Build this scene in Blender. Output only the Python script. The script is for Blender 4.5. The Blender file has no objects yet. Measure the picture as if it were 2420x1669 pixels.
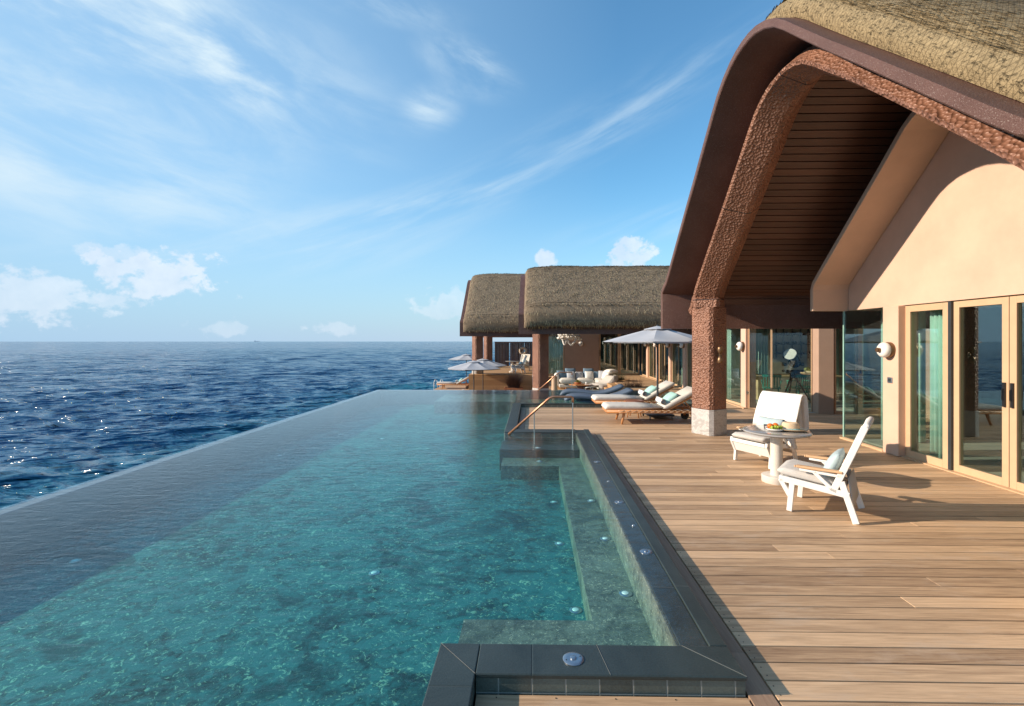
import bpy, math, random
import numpy as np
from mathutils import Vector, Matrix, noise
R = math.radians
random.seed(7)
scene = bpy.context.scene
col = scene.collection
# ---------------------------------------------------------------- camera
cam = bpy.data.cameras.new('camera')
cam.sensor_width = 36
cam.lens = 16.81
cam.shift_x = -0.01136
cam.shift_y = -0.01157
cam.clip_end = 20000
camo = bpy.data.objects.new('camera', cam)
camo.location = (0, 0, 1.8)
camo.rotation_euler = (R(90), 0, R(1.014))
col.objects.link(camo)
scene.camera = camo
# ---------------------------------------------------------------- render settings
scene.view_settings.view_transform = 'Standard'
scene.view_settings.look = 'None'
scene.view_settings.gamma = 1
scene.view_settings.exposure = 0.52
scene.cycles.use_denoising = True
scene.cycles.max_bounces = 8
scene.cycles.transparent_max_bounces = 12
scene.cycles.caustics_reflective = False
scene.cycles.caustics_refractive = False
scene.cycles.sample_clamp_indirect = 4
# ---------------------------------------------------------------- sun
EL, AZ = R(23), R(4.5)            # light comes from -X, a little from behind the camera
sd = Vector((-math.cos(AZ) * math.cos(EL), -math.sin(AZ) * math.cos(EL), math.sin(EL)))
sun = bpy.data.lights.new('sun', 'SUN')
sun.energy = 4.6
sun.angle = R(0.5)
sun.color = (1.0, 0.83, 0.65)
suno = bpy.data.objects.new('sun', sun)
suno.rotation_euler = sd.to_track_quat('Z', 'Y').to_euler()
suno.location = (-20, -5, 20)
col.objects.link(suno)
# ---------------------------------------------------------------- world
W = bpy.data.worlds.new('World')
scene.world = W
W.use_nodes = True
nt = W.node_tree
for n in list(nt.nodes): nt.nodes.remove(n)


class NT:
    """tiny node-tree writer"""
    def __init__(s, tree): s.t = tree
    def n(s, typ, **kw):
        nd = s.t.nodes.new(typ)
        for k, v in kw.items():
            if k.startswith('i_'):
                key = k[2:]
                key = int(key) if key.isdigit() else key.replace('_', ' ')
                inp = nd.inputs[key]
                if hasattr(v, 'is_output'): s.t.links.new(v, inp)
                else: inp.default_value = v
            else: setattr(nd, k, v)
        return nd
    def l(s, a, b): s.t.links.new(a, b)
    def m(s, op, a, b=None, c=None, clamp=False):
        nd = s.t.nodes.new('ShaderNodeMath'); nd.operation = op; nd.use_clamp = clamp
        for i, v in enumerate((a, b, c)):
            if v is None: continue
            if hasattr(v, 'is_output'): s.t.links.new(v, nd.inputs[i])
            else: nd.inputs[i].default_value = v
        return nd.outputs[0]
    def mr(s, v, a, b, c=0.0, d=1.0, smooth=False):
        nd = s.t.nodes.new('ShaderNodeMapRange')
        if smooth: nd.interpolation_type = 'SMOOTHSTEP'
        s.t.links.new(v, nd.inputs[0])
        for i, x in zip((1, 2, 3, 4), (a, b, c, d)): nd.inputs[i].default_value = x
        return nd.outputs[0]
    def mix(s, f, a, b, blend='MIX'):
        nd = s.t.nodes.new('ShaderNodeMix'); nd.data_type = 'RGBA'; nd.blend_type = blend
        for i, v in ((0, f), (6, a), (7, b)):
            if hasattr(v, 'is_output'): s.t.links.new(v, nd.inputs[i])
            else: nd.inputs[i].default_value = v if i == 0 else (v[0], v[1], v[2], 1)
        return nd.outputs[2]
    def noise(s, vec, scale, detail=4, rough=0.55, dist=0.0, out=0):
        nd = s.t.nodes.new('ShaderNodeTexNoise')
        if vec is not None: s.t.links.new(vec, nd.inputs['Vector'])
        nd.inputs['Scale'].default_value = scale; nd.inputs['Detail'].default_value = detail
        nd.inputs['Roughness'].default_value = rough; nd.inputs['Distortion'].default_value = dist
        return nd.outputs[out]
    def mapping(s, vec, loc=(0, 0, 0), rot=(0, 0, 0), scale=(1, 1, 1), typ='POINT'):
        nd = s.t.nodes.new('ShaderNodeMapping'); nd.vector_type = typ
        s.t.links.new(vec, nd.inputs[0])
        nd.inputs['Location'].default_value = loc; nd.inputs['Rotation'].default_value = rot; nd.inputs['Scale'].default_value = scale
        return nd.outputs[0]


w = NT(nt)
sky = w.n('ShaderNodeTexSky', sky_type='NISHITA', sun_disc=False)
sky.sun_elevation = EL
sky.sun_rotation = math.atan2(sd.x, sd.y)
sky.altitude = 0; sky.air_density = 1.0; sky.dust_density = 0.6; sky.ozone_density = 1.5
tc = w.n('ShaderNodeTexCoord').outputs['Generated']
sep = w.n('ShaderNodeSeparateXYZ', i_0=tc)
# real sky, a little bluer overhead and milky at the horizon
skyc = w.mix(1.0, sky.outputs[0], (0.70, 1.16, 1.30), 'MULTIPLY')
hz = w.mr(sep.outputs[2], 0.0, 0.33, 1.0, 0.0)
hz = w.m('POWER', hz, 1.8)
skyc = w.mix(w.m('MULTIPLY', hz, 0.92), skyc, (3.2, 3.9, 4.7))
lf = w.mr(sep.outputs[0], -0.75, 0.15, 0.82, 0.0)
skyc = w.mix(lf, skyc, (2.15, 3.35, 4.6))


def patch(px, py, sx, sz, ang):
    """soft oval region of the sky in the direction (px,1,pz) that clouds may fill"""
    d = Vector((px, 1, py)).normalized()
    v = w.mapping(tc, tuple(d), (0, R(ang), 0), (sx, 1.0, sz), 'TEXTURE')
    ln = w.n('ShaderNodeVectorMath', operation='LENGTH', i_0=v).outputs['Value']
    return w.mr(ln, 1.0, 0.0, 0.0, 1.0, True)


def dirpix(x, y): return ((x - 1257.5) / 1130, (806.5 - y) / 1130)


# thin streaky high cloud
wv = w.mapping(tc, (0, 0, 0), (0, R(-22), 0), (1.0, 1.0, .14), 'TEXTURE')
st1 = w.noise(wv, 3.2, 7, 0.6, 0.25)
wv2 = w.mapping(tc, (3, 1, 2), (0, R(13), 0), (.6, .6, .2), 'TEXTURE')
st2 = w.noise(wv2, 2.3, 8, 0.6, 0.35)
cir = None
for (x, y, sx, sz, a, g, src) in [(1220, 410, .62, .085, -24, .38, st1), (1560, 230, .30, .04, -27, .30, st1), (860, 510, .40, .055, -16, .55, st1),
                                  (420, 60, .42, .17, 14, .95, st2), (60, 190, .34, .30, 25, 1.0, st2), (1110, 160, .12, .055, 15, 1.25, st2),
                                  (1020, 255, .08, .05, -20, .95, st2), (860, 5, .2, .03, 0, .8, st2), (100, 420, .5, .12, 0, .35, st2),
                                  (650, 600, .5, .07, -6, .35, st1), (1560, 530, .3, .05, -8, .4, st1), (520, 130, .12, .06, 35, 1.0, st2)]:
    p = dirpix(x, y)
    m_ = patch(p[0], p[1], sx, sz, a)
    t = w.m('MULTIPLY', m_, w.mr(src, 0.36, 0.76, 0.0, g * 1.1, True))
    cir = t if cir is None else w.m('ADD', cir, t)
cir = w.m('MULTIPLY', cir, 0.8, clamp=True)
skyc = w.mix(cir, skyc, (3.9, 4.8, 5.4))
# puffy clouds low over the horizon
cn = w.noise(w.mapping(tc, (0, 0, 0), (0, 0, 0), (1, 1, 1.3)), 24, 8, 0.6, 0.15)
cum = None
for (x, y, sx, sz, g) in [(365, 650, .115, .075, 1), (285, 598, .07, .03, .55), (40, 700, .12, .06, .75), (140, 690, .05, .05, .7), (1485, 600, .075, .055, 1.0), (1290, 610, .04, .04, 1.0),
                          (1040, 730, .09, .05, .5), (1085, 700, .04, .03, .4), (530, 778, .06, .03, .35), (780, 775, .06, .028, .5), (240, 712, .06, .02, .6), (1430, 640, .2, .02, .35)]:
    p = dirpix(x, y)
    m_ = patch(p[0], p[1], sx * 1.25, sz * 1.25, 0)
    t = w.m('MULTIPLY', w.mr(w.m('ADD', w.m('MULTIPLY', m_, 0.95), w.m('MULTIPLY', cn, 2.3)), 1.62, 1.92, 0.0, g, True), w.mr(m_, 0.0, 0.12))
    cum = t if cum is None else w.m('MAXIMUM', cum, t)
shade = w.mr(w.noise(w.mapping(tc, (0, 0, .012)), 17, 6, 0.6), 0.35, 0.7)
cc = w.mix(shade, (4.2, 4.7, 5.4), (5.5, 5.7, 6.0))
skyc = w.mix(w.m('MULTIPLY', cum, 0.68), skyc, cc)
bg = w.n('ShaderNodeBackground', i_0=skyc, i_1=0.128)
w.l(bg.outputs[0], w.n('ShaderNodeOutputWorld').inputs[0])

# ================================================================ materials
MATS = {}


def newmat(name):
    m = bpy.data.materials.new(name); m.use_nodes = True
    t = NT(m.node_tree)
    for n in list(m.node_tree.nodes): m.node_tree.nodes.remove(n)
    out = t.n('ShaderNodeOutputMaterial')
    MATS[name] = m
    return m, t, out


def simple(name, c, rough=0.6, metal=0.0, var=0.15, vs=6.0, bump=0.0, bs=60.0, spec=0.5, scale=(1, 1, 1), dist=0.01):
    """base colour with large soft tonal variation and a fine-grain bump"""
    m, t, out = newmat(name)
    oc = t.n('ShaderNodeTexCoord').outputs['Object']
    v = t.mapping(oc, scale=scale)
    nz = t.noise(v, vs, 5, 0.6)
    lo = tuple(max(0, x * (1 - var)) for x in c); hi = tuple(min(1, x * (1 + var)) for x in c)
    cc_ = t.mix(t.mr(nz, 0.3, 0.7), lo, hi)
    b = t.n('ShaderNodeBsdfPrincipled', i_Base_Color=cc_, i_Roughness=rough, i_Metallic=metal)
    b.inputs['Specular IOR Level'].default_value = spec
    if bump > 0:
        bn = t.noise(v, bs, 4, 0.6)
        bp = t.n('ShaderNodeBump', i_Strength=bump, i_Distance=dist, i_Height=bn)
        t.l(bp.outputs[0], b.inputs['Normal'])
    t.l(b.outputs[0], out.inputs[0])
    return m


def wood(name, dark, light, axis=0, rough=0.55, attr=True, grain=1.0, bump=0.25, weather=None):
    """wood with the grain along one object axis; each board shifts tone by its 'rnd' attribute"""
    m, t, out = newmat(name)
    oc = t.n('ShaderNodeTexCoord').outputs['Object']
    if attr:
        a = t.n('ShaderNodeAttribute', attribute_name='rnd').outputs['Fac']
        off = t.n('ShaderNodeCombineXYZ', i_0=t.m('MULTIPLY', a, 37.0), i_1=t.m('MULTIPLY', a, 91.0), i_2=t.m('MULTIPLY', a, 13.0)).outputs[0]
        oc2 = t.n('ShaderNodeVectorMath', operation='ADD', i_0=oc, i_1=off).outputs[0]
    else: oc2 = oc; a = None
    sc = [14, 14, 14]; sc[axis] = 0.9
    v = t.mapping(oc2, scale=tuple(x * grain for x in sc))
    n1 = t.noise(v, 1.6, 6, 0.65, 1.2)
    sc2 = [60, 60, 60]; sc2[axis] = 2.0
    n2 = t.noise(t.mapping(oc2, scale=tuple(x * grain for x in sc2)), 2.0, 3, 0.6)
    f = t.m('ADD', t.m('MULTIPLY', t.mr(n1, 0.32, 0.68), 0.62), t.m('MULTIPLY', t.mr(n2, 0.32, 0.68), 0.38))
    if a is not None: f = t.m('ADD', t.m('MULTIPLY', f, 0.66), t.m('MULTIPLY', a, 0.50), clamp=True)
    c = t.mix(f, dark, light)
    if weather:
        pn = t.noise(t.mapping(oc, scale=(1.1, 3.5, 1)), 1.3, 5, 0.7)
        c = t.mix(t.mr(pn, 0.54, 0.74, 0, 0.7), c, weather)
    b = t.n('ShaderNodeBsdfPrincipled', i_Base_Color=c, i_Roughness=rough)
    bp = t.n('ShaderNodeBump', i_Strength=bump, i_Distance=0.004, i_Height=t.m('ADD', n1, n2))
    t.l(bp.outputs[0], b.inputs['Normal'])
    t.l(b.outputs[0], out.inputs[0])
    return m


wood('deck_wood', (0.17, 0.095, 0.052), (0.74, 0.50, 0.30), 0, 0.6, True, 1.0, 0.3, (0.53, 0.40, 0.29))
wood('border_wood', (0.21, 0.125, 0.08), (0.40, 0.27, 0.18), 1, 0.6, True, 1.0, 0.3)
wood('soffit_wood', (0.050, 0.021, 0.013), (0.15, 0.066, 0.040), 0, 0.5, True)
wood('teak', (0.42, 0.17, 0.06), (0.62, 0.29, 0.11), 0, 0.45, False, 2.0)
wood('arm_wood', (0.52, 0.30, 0.15), (0.72, 0.46, 0.26), 0, 0.5, False, 2.0)
wood('cladding', (0.36, 0.20, 0.09), (0.55, 0.34, 0.17), 0, 0.6, True, 0.6)
wood('dark_fence_wood', (0.035, 0.020, 0.016), (0.11, 0.06, 0.045), 2, 0.7, True)
wood('table_wood', (0.20, 0.07, 0.03), (0.36, 0.14, 0.07), 0, 0.35, False, 2.0)
wood('log_wood', (0.42, 0.27, 0.17), (0.72, 0.52, 0.36), 2, 0.7, False, 1.0)
simple('plaster', (0.62, 0.425, 0.32), 0.8, var=0.09, vs=1.6, bump=0.5, bs=70, dist=0.006)
simple('plaster_fin', (0.62, 0.45, 0.335), 0.8, var=0.05, vs=3, bump=0.5, bs=70, dist=0.006)
simple('plaster_brown', (0.40, 0.27, 0.20), 0.85, var=0.06, vs=3, bump=0.6, bs=60, dist=0.006)
simple('frame_tan', (0.57, 0.39, 0.24), 0.45, var=0.05)
simple('white_metal', (0.80, 0.78, 0.74), 0.4, var=0.03)
simple('offwhite', (0.66, 0.62, 0.56), 0.35, var=0.04)
simple('tabletop', (0.34, 0.32, 0.30), 0.12, var=0.05, spec=0.8)
simple('white_fabric', (0.82, 0.79, 0.74), 0.9, var=0.05, vs=9, bump=0.5, bs=25, dist=0.01)
simple('cushion_grey', (0.52, 0.49, 0.455), 0.95, var=0.08, vs=14, bump=0.5, bs=90, dist=0.003)
simple('mattress_fabric', (0.62, 0.59, 0.54), 0.95, var=0.07, vs=10, bump=0.4, bs=12, dist=0.012)
simple('towel_white', (0.78, 0.76, 0.76), 0.95, var=0.05, bump=0.8, bs=160, dist=0.004)
simple('mint', (0.36, 0.60, 0.56), 0.9, var=0.08, vs=10, bump=0.4, bs=14, dist=0.01)
simple('pale_blue', (0.42, 0.52, 0.54), 0.9, var=0.08, vs=10, bump=0.4, bs=14, dist=0.01)
simple('slate_blue', (0.14, 0.22, 0.30), 0.9, var=0.1, vs=9)
simple('parasol_grey', (0.44, 0.46, 0.50), 0.85, var=0.05, vs=3, bump=0.25, bs=30)
simple('daybed_grey', (0.10, 0.135, 0.185), 0.55, var=0.08, vs=5, bump=0.2, bs=80, dist=0.004)
simple('dark_metal', (0.045, 0.052, 0.06), 0.45, 0.3)
simple('black_plastic', (0.012, 0.012, 0.014), 0.35)
simple('tyre', (0.03, 0.025, 0.022), 0.7)
simple('steel', (0.42, 0.45, 0.48), 0.28, 0.9, var=0.05)
simple('lens_glow', (0.62, 0.70, 0.74), 0.3, 0.1, var=0.1)
simple('lens_cap', (0.55, 0.56, 0.55), 0.6)
simple('copper', (0.60, 0.27, 0.15), 0.32, 0.75, var=0.12)
simple('bronze', (0.22, 0.13, 0.07), 0.4, 0.7)
simple('rope_white', (0.78, 0.75, 0.70), 0.9, var=0.08, vs=14, bump=0.9, bs=60, dist=0.01)
simple('rope_light', (0.70, 0.55, 0.38), 0.9)
simple('curtain_green', (0.60, 0.84, 0.76), 0.9, var=0.1, vs=3)
simple('curtain_pale', (0.62, 0.76, 0.70), 0.9, var=0.1, vs=3)
simple('room_wall', (0.62, 0.60, 0.54), 0.9)
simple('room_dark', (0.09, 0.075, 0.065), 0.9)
simple('room_floor', (0.50, 0.47, 0.42), 0.5)
simple('green_paint', (0.045, 0.26, 0.21), 0.45)
simple('blue_tube', (0.02, 0.045, 0.11), 0.25)
simple('tan_wood_flat', (0.55, 0.40, 0.24), 0.6, var=0.2, vs=4)
simple('orange_fruit', (0.85, 0.17, 0.015), 0.4, var=0.12, vs=30)
simple('grape_green', (0.34, 0.44, 0.05), 0.3, var=0.2, vs=30)
simple('reed_gold', (0.55, 0.40, 0.18), 0.9, var=.5, vs=9)
simple('straw', (0.70, 0.52, 0.34), 0.85, var=0.06, vs=30, bump=0.8, bs=160, dist=0.003)
simple('hat_band', (0.22, 0.48, 0.50), 0.8, var=0.45, vs=24)
simple('book_dark', (0.03, 0.035, 0.05), 0.4)
simple('paper', (0.75, 0.73, 0.68), 0.8)
simple('plant_dark', (0.075, 0.085, 0.035), 0.6, var=0.5, vs=20)
simple('plant_purple', (0.12, 0.065, 0.050), 0.6, var=0.5, vs=20)
simple('plant_yellow', (0.24, 0.24, 0.06), 0.6, var=0.4, vs=20)
simple('soil', (0.05, 0.035, 0.025), 0.95)
simple('terracotta', (0.42, 0.17, 0.08), 0.7, var=0.15, vs=5)
simple('brown_red', (0.16, 0.05, 0.035), 0.5)
simple('cream_cloth', (0.74, 0.68, 0.58), 0.9, bump=0.5, bs=40)
simple('ring_cream', (0.66, 0.52, 0.38), 0.6)
simple('rug_teal', (0.22, 0.33, 0.34), 0.95, var=0.15)
simple('ship_grey', (0.42, 0.48, 0.55), 0.7)
simple('glass_edge', (0.35, 0.60, 0.52), 0.2)
simple('mitre_line', (0.13, 0.14, 0.135), 0.8)

# brown render coat of the roof hood, its glitter painted in as pale specks
m, t, out = newmat('hood_brown')
oc = t.n('ShaderNodeTexCoord').outputs['Object']
n1 = t.noise(oc, 75, 3, 0.7); n0 = t.noise(oc, 2.5, 4)
c = t.mix(t.mr(n0, .3, .7), (0.105, 0.050, 0.038), (0.140, 0.070, 0.054))
sparkle = t.mr(t.noise(oc, 130, 2, 0.5), 0.62, 0.70)
c = t.mix(t.m('MULTIPLY', sparkle, .6), c, (0.42, 0.34, 0.30))
b = t.n('ShaderNodeBsdfPrincipled', i_Base_Color=c, i_Roughness=0.5)
b.inputs['Specular IOR Level'].default_value = 0.35
bp = t.n('ShaderNodeBump', i_Strength=0.8, i_Distance=0.012, i_Height=n1)
t.l(bp.outputs[0], b.inputs['Normal']); t.l(b.outputs[0], out.inputs[0])

# hammered copper-brown cladding of the posts and arch
m, t, out = newmat('hammered_copper')
oc = t.n('ShaderNodeTexCoord').outputs['Object']
dv = t.n('ShaderNodeVectorMath', operation='ADD', i_0=oc, i_1=t.n('ShaderNodeVectorMath', operation='SCALE', i_0=t.noise(oc, 9, 2, 0.5, 0, 1), i_Scale=0.012).outputs[0]).outputs[0]
vo = t.n('ShaderNodeTexVoronoi', feature='SMOOTH_F1', i_Vector=dv, i_Scale=29.0)
vo.inputs['Smoothness'].default_value = 0.35
dn = vo.outputs['Distance']
n0 = t.noise(oc, 3, 4)
c = t.mix(t.mr(n0, .3, .7), (0.20, 0.090, 0.054), (0.32, 0.150, 0.092))
c = t.mix(t.mr(dn, .25, .75, 0, .28), c, (0.16, 0.075, 0.05))
b = t.n('ShaderNodeBsdfPrincipled', i_Base_Color=c, i_Roughness=0.5, i_Metallic=0.1)
bp = t.n('ShaderNodeBump', i_Strength=1.0, i_Distance=0.026, i_Height=t.m('POWER', dn, 2.0))
t.l(bp.outputs[0], b.inputs['Normal']); t.l(b.outputs[0], out.inputs[0])

# grey veined marble plinths
m, t, out = newmat('marble')
oc = t.n('ShaderNodeTexCoord').outputs['Object']
n1 = t.noise(t.mapping(oc, rot=(0, .6, .3), scale=(1, 1, 2)), 3.2, 7, 0.6, 2.2)
vein = t.mr(t.m('ABSOLUTE', t.m('SUBTRACT', n1, 0.5)), 0.0, 0.045, 1, 0)
c = t.mix(t.mr(n1, .3, .7), (0.36, 0.34, 0.32), (0.52, 0.50, 0.48))
c = t.mix(t.m('MULTIPLY', vein, 0.5), c, (0.74, 0.71, 0.68))
b = t.n('ShaderNodeBsdfPrincipled', i_Base_Color=c, i_Roughness=0.4)
t.l(b.outputs[0], out.inputs[0])


def thatch_mat(name, lo, hi, net=False):
    m, t, out = newmat(name)
    oc = t.n('ShaderNodeTexCoord').outputs['Object']
    n1 = t.noise(t.mapping(oc, scale=(40, 9, 9)), 1.5, 6, 0.75, 0.25)
    n2 = t.noise(oc, 1.8, 4, 0.6)
    f = t.m('ADD', t.m('MULTIPLY', t.mr(n1, .3, .7), .7), t.m('MULTIPLY', t.mr(n2, .3, .7), .3))
    c = t.mix(f, lo, hi)
    h = n1
    if net:
        # weathered dark crust away from the verge, and a fine diamond net pulled over the reed
        sp = t.n('ShaderNodeSeparateXYZ', i_0=oc)
        wn = t.noise(t.mapping(oc, scale=(6, 1.4, 2)), 1.2, 6, .7, .8)
        edge = t.m('ADD', t.m('MULTIPLY', sp.outputs[0], 1.0), t.m('MULTIPLY', wn, 1.3))
        far = t.mr(edge, 0.25, 1.0)
        crust = t.mr(t.noise(t.mapping(oc, scale=(9, 22, 22)), 1.5, 7, .75, .5), .42, .60)
        c = t.mix(t.m('MULTIPLY', far, t.m('ADD', t.m('MULTIPLY', crust, .72), .20)), c, (0.075, 0.058, 0.045))
        dx = t.m('MULTIPLY', sp.outputs[0], 26.0)
        arc = t.m('MULTIPLY', t.m('ADD', sp.outputs[1], sp.outputs[2]), 13.0)
        wob = t.m('MULTIPLY', t.noise(oc, 6, 2), 0.25)
        a1 = t.m('PINGPONG', t.m('ADD', t.m('ADD', dx, arc), wob), 0.5)
        a2 = t.m('PINGPONG', t.m('SUBTRACT', t.m('SUBTRACT', dx, arc), wob), 0.5)
        net_ = t.m('MAXIMUM', t.mr(a1, .0, .12, 1, 0), t.mr(a2, .0, .12, 1, 0))
        c = t.mix(t.m('MULTIPLY', net_, .62), c, (0.05, 0.035, 0.02))
        slit = t.mr(t.noise(t.mapping(oc, scale=(60, 9, 9)), 1.6, 4, .65), .56, .70, 0, .6)
        c = t.mix(slit, c, (0.03, 0.022, 0.012))
        h = t.m('SUBTRACT', t.m('ADD', n1, t.m('MULTIPLY', t.m('MAXIMUM', a1, a2), 0.25)), slit)
    b = t.n('ShaderNodeBsdfPrincipled', i_Base_Color=c, i_Roughness=0.9)
    b.inputs['Specular IOR Level'].default_value = 0.15
    bp = t.n('ShaderNodeBump', i_Strength=1.0, i_Distance=0.026 if net else 0.05, i_Height=h)
    t.l(bp.outputs[0], b.inputs['Normal']); t.l(b.outputs[0], out.inputs[0])


thatch_mat('thatch', (0.13, 0.095, 0.065), (0.36, 0.28, 0.19))
thatch_mat('thatch_net', (0.20, 0.15, 0.085), (0.50, 0.385, 0.22), True)
m, t, out = newmat('thatch_straw')
a = t.n('ShaderNodeAttribute', attribute_name='rnd').outputs['Fac']
c = t.mix(a, (0.070, 0.050, 0.034), (0.64, 0.49, 0.28))
b = t.n('ShaderNodeBsdfPrincipled', i_Base_Color=c, i_Roughness=0.85)
t.l(b.outputs[0], out.inputs[0])


def stone(name, tile, lo, hi, joint, rough=0.35, fleck=0.5, axis='xy'):
    """green-grey stone laid in tiles of the given size, each tile its own tone"""
    m, t, out = newmat(name)
    oc = t.n('ShaderNodeTexCoord').outputs['Object']
    sp = t.n('ShaderNodeSeparateXYZ', i_0=oc)
    X, Y, Z = sp.outputs
    u = t.m('ADD', X, 0.0) if axis != 'yz' else Y
    v = {'xy': Y, 'xz': Z, 'yz': Z}[axis]
    fu = t.m('FLOOR', t.m('DIVIDE', u, tile[0])); fv = t.m('FLOOR', t.m('DIVIDE', v, tile[1]))
    wn = t.n('ShaderNodeTexWhiteNoise', noise_dimensions='2D', i_Vector=t.n('ShaderNodeCombineXYZ', i_0=fu, i_1=fv).outputs[0]).outputs['Value']
    nz = t.noise(oc, 2.0, 7, 0.68, 0.8)
    fl = t.noise(oc, 90, 3, 0.7)
    f = t.m('ADD', t.m('ADD', t.m('MULTIPLY', wn, .35), t.m('MULTIPLY', t.mr(nz, .3, .7), .45)), t.m('MULTIPLY', t.mr(fl, .3, .7), .25), clamp=True)
    c = t.mix(f, lo, hi)
    eu = t.m('PINGPONG', t.m('DIVIDE', u, tile[0]), 1.0); ev = t.m('PINGPONG', t.m('DIVIDE', v, tile[1]), 1.0)
    ju = t.m('MINIMUM', eu, t.m('SUBTRACT', 1.0, eu)); jv = t.m('MINIMUM', ev, t.m('SUBTRACT', 1.0, ev))
    j = t.m('MAXIMUM', t.mr(ju, 0, .006 / tile[0], 1, 0), t.mr(jv, 0, .006 / tile[1], 1, 0))
    if joint: c = t.mix(t.m('MULTIPLY', j, .8), c, joint)
    b = t.n('ShaderNodeBsdfPrincipled', i_Base_Color=c, i_Roughness=rough)
    bp = t.n('ShaderNodeBump', i_Strength=0.35, i_Distance=0.004, i_Height=t.m('SUBTRACT', fl, t.m('MULTIPLY', j, 2.0)))
    t.l(bp.outputs[0], b.inputs['Normal']); t.l(b.outputs[0], out.inputs[0])


stone('coping_stone', (3.1, 2.35), (0.012, 0.018, 0.017), (0.064, 0.082, 0.076), None, 0.38)
stone('tile_face', (0.172, 5.0), (0.030, 0.034, 0.028), (0.15, 0.18, 0.155), (0.33, 0.33, 0.30), 0.4, axis='xz')
simple('ledge_stone', (0.075, 0.105, 0.135), 0.5, var=0.15, vs=2)


def pebbly(name, lo, mid, hi, sc=1.0):
    """mosaic of small broken natural stones; its warped pale mottling also stands in for caustics"""
    m, t, out = newmat(name)
    oc = t.n('ShaderNodeTexCoord').outputs['Object']
    wv_ = t.n('ShaderNodeVectorMath', operation='ADD', i_0=oc, i_1=t.n('ShaderNodeVectorMath', operation='SCALE', i_0=t.noise(oc, 7 * sc, 3, .6, 0, 1), i_Scale=0.10).outputs[0]).outputs[0]
    vo = t.n('ShaderNodeTexVoronoi', feature='F1', i_Vector=wv_, i_Scale=11.0 * sc)
    big = t.noise(oc, 1.5 * sc, 6, .62, .6)
    med = t.noise(oc, 11 * sc, 5, .7, 1.0)
    cv = t.n('ShaderNodeSeparateColor', i_0=vo.outputs['Color']).outputs[0]
    f = t.m('ADD', t.m('MULTIPLY', t.mr(big, .34, .66), .34), t.m('ADD', t.m('MULTIPLY', cv, .26), t.m('MULTIPLY', t.mr(med, .34, .66), .40)), clamp=True)
    c = t.mix(t.mr(f, 0.15, .60), lo, mid)
    c = t.mix(t.mr(f, .78, 1.12), c, hi)
    fl = t.mr(t.noise(oc, 17 * sc, 3, .7, 1.8), .57, .66)
    c = t.mix(t.m('MULTIPLY', fl, .42), c, hi)  # warped pale flecks put caustic light into the stone colour
    dk = t.mr(t.noise(oc, 1.1 * sc, 6, .68, 1.2), .52, .62, 0, .72)
    c = t.mix(dk, c, tuple(q * 1.1 for q in lo))
    b = t.n('ShaderNodeBsdfPrincipled', i_Base_Color=c, i_Roughness=0.6)
    bp = t.n('ShaderNodeBump', i_Strength=.4, i_Distance=.01, i_Height=med)
    t.l(bp.outputs[0], b.inputs['Normal']); t.l(b.outputs[0], out.inputs[0])


pebbly('pool_floor_stone', (0.002, 0.016, 0.022), (0.030, 0.145, 0.165), (0.55, 0.80, 0.58))
pebbly('pool_bench_stone', (0.035, 0.045, 0.040), (0.13, 0.16, 0.135), (0.70, 0.70, 0.54), 1.7)

# pool water: clear, tinted by depth, gently rippled
m, t, out = newmat('pool_water')
oc = t.n('ShaderNodeTexCoord').outputs['Object']
r1 = t.noise(t.mapping(oc, rot=(0, 0, R(18)), scale=(1.6, 4.2, 1)), 2.6, 5, .62, .5)
r2 = t.noise(t.mapping(oc, rot=(0, 0, R(-12)), scale=(1, 1.7, 1)), 9, 4, .6, .3)
bp = t.n('ShaderNodeBump', i_Strength=0.38, i_Distance=0.025, i_Height=t.m('ADD', r1, t.m('MULTIPLY', r2, .35)))
fr = t.n('ShaderNodeFresnel', i_IOR=1.27, i_Normal=bp.outputs[0])
gl = t.n('ShaderNodeBsdfGlossy', i_Roughness=0.03, i_Normal=bp.outputs[0])
gl.inputs[0].default_value = (1, 1, 1, 1)
tr = t.n('ShaderNodeBsdfTransparent')
bf = t.n('ShaderNodeNewGeometry').outputs['Backfacing']
mx = t.n('ShaderNodeMixShader', i_0=t.m('MULTIPLY', fr.outputs[0], t.m('SUBTRACT', 1.0, bf)), i_1=tr.outputs[0], i_2=gl.outputs[0])
t.l(mx.outputs[0], out.inputs[0])
va = t.n('ShaderNodeVolumeAbsorption', i_Density=0.40)
va.inputs['Color'].default_value = (0.02, 0.90, 0.84, 1)
t.l(va.outputs[0], out.inputs['Volume'])

# open sea
m, t, out = newmat('sea_water')
oc = t.n('ShaderNodeTexCoord').outputs['Object']
sp = t.n('ShaderNodeSeparateXYZ', i_0=oc)
reef = t.m('MULTIPLY', t.mr(sp.outputs[0], -26, -4, 0, 1, True), t.mr(sp.outputs[1], 130, 25, 0, 1, True))
reef = t.m('MULTIPLY', reef, t.mr(t.noise(oc, .05, 4), .25, .6))
c = t.mix(reef, (0.022, 0.100, 0.205), (0.014, 0.21, 0.25))
c = t.mix(t.mr(t.noise(t.mapping(oc, scale=(1, 1, 1)), .03, 4), .35, .65, 0, .3), c, (0.010, 0.064, 0.160))
b = t.n('ShaderNodeBsdfPrincipled', i_Base_Color=c, i_Roughness=0.11, i_IOR=1.33)
b.inputs['Specular IOR Level'].default_value = 0.44
f1 = t.noise(t.mapping(oc, rot=(0, 0, R(20)), scale=(1.0, 2.1, 1)), 1.7, 3, .55, .3)
f3 = t.noise(t.mapping(oc, rot=(0, 0, R(15)), scale=(.06, .20, 1)), 1.5, 3, .6, .2)
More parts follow.
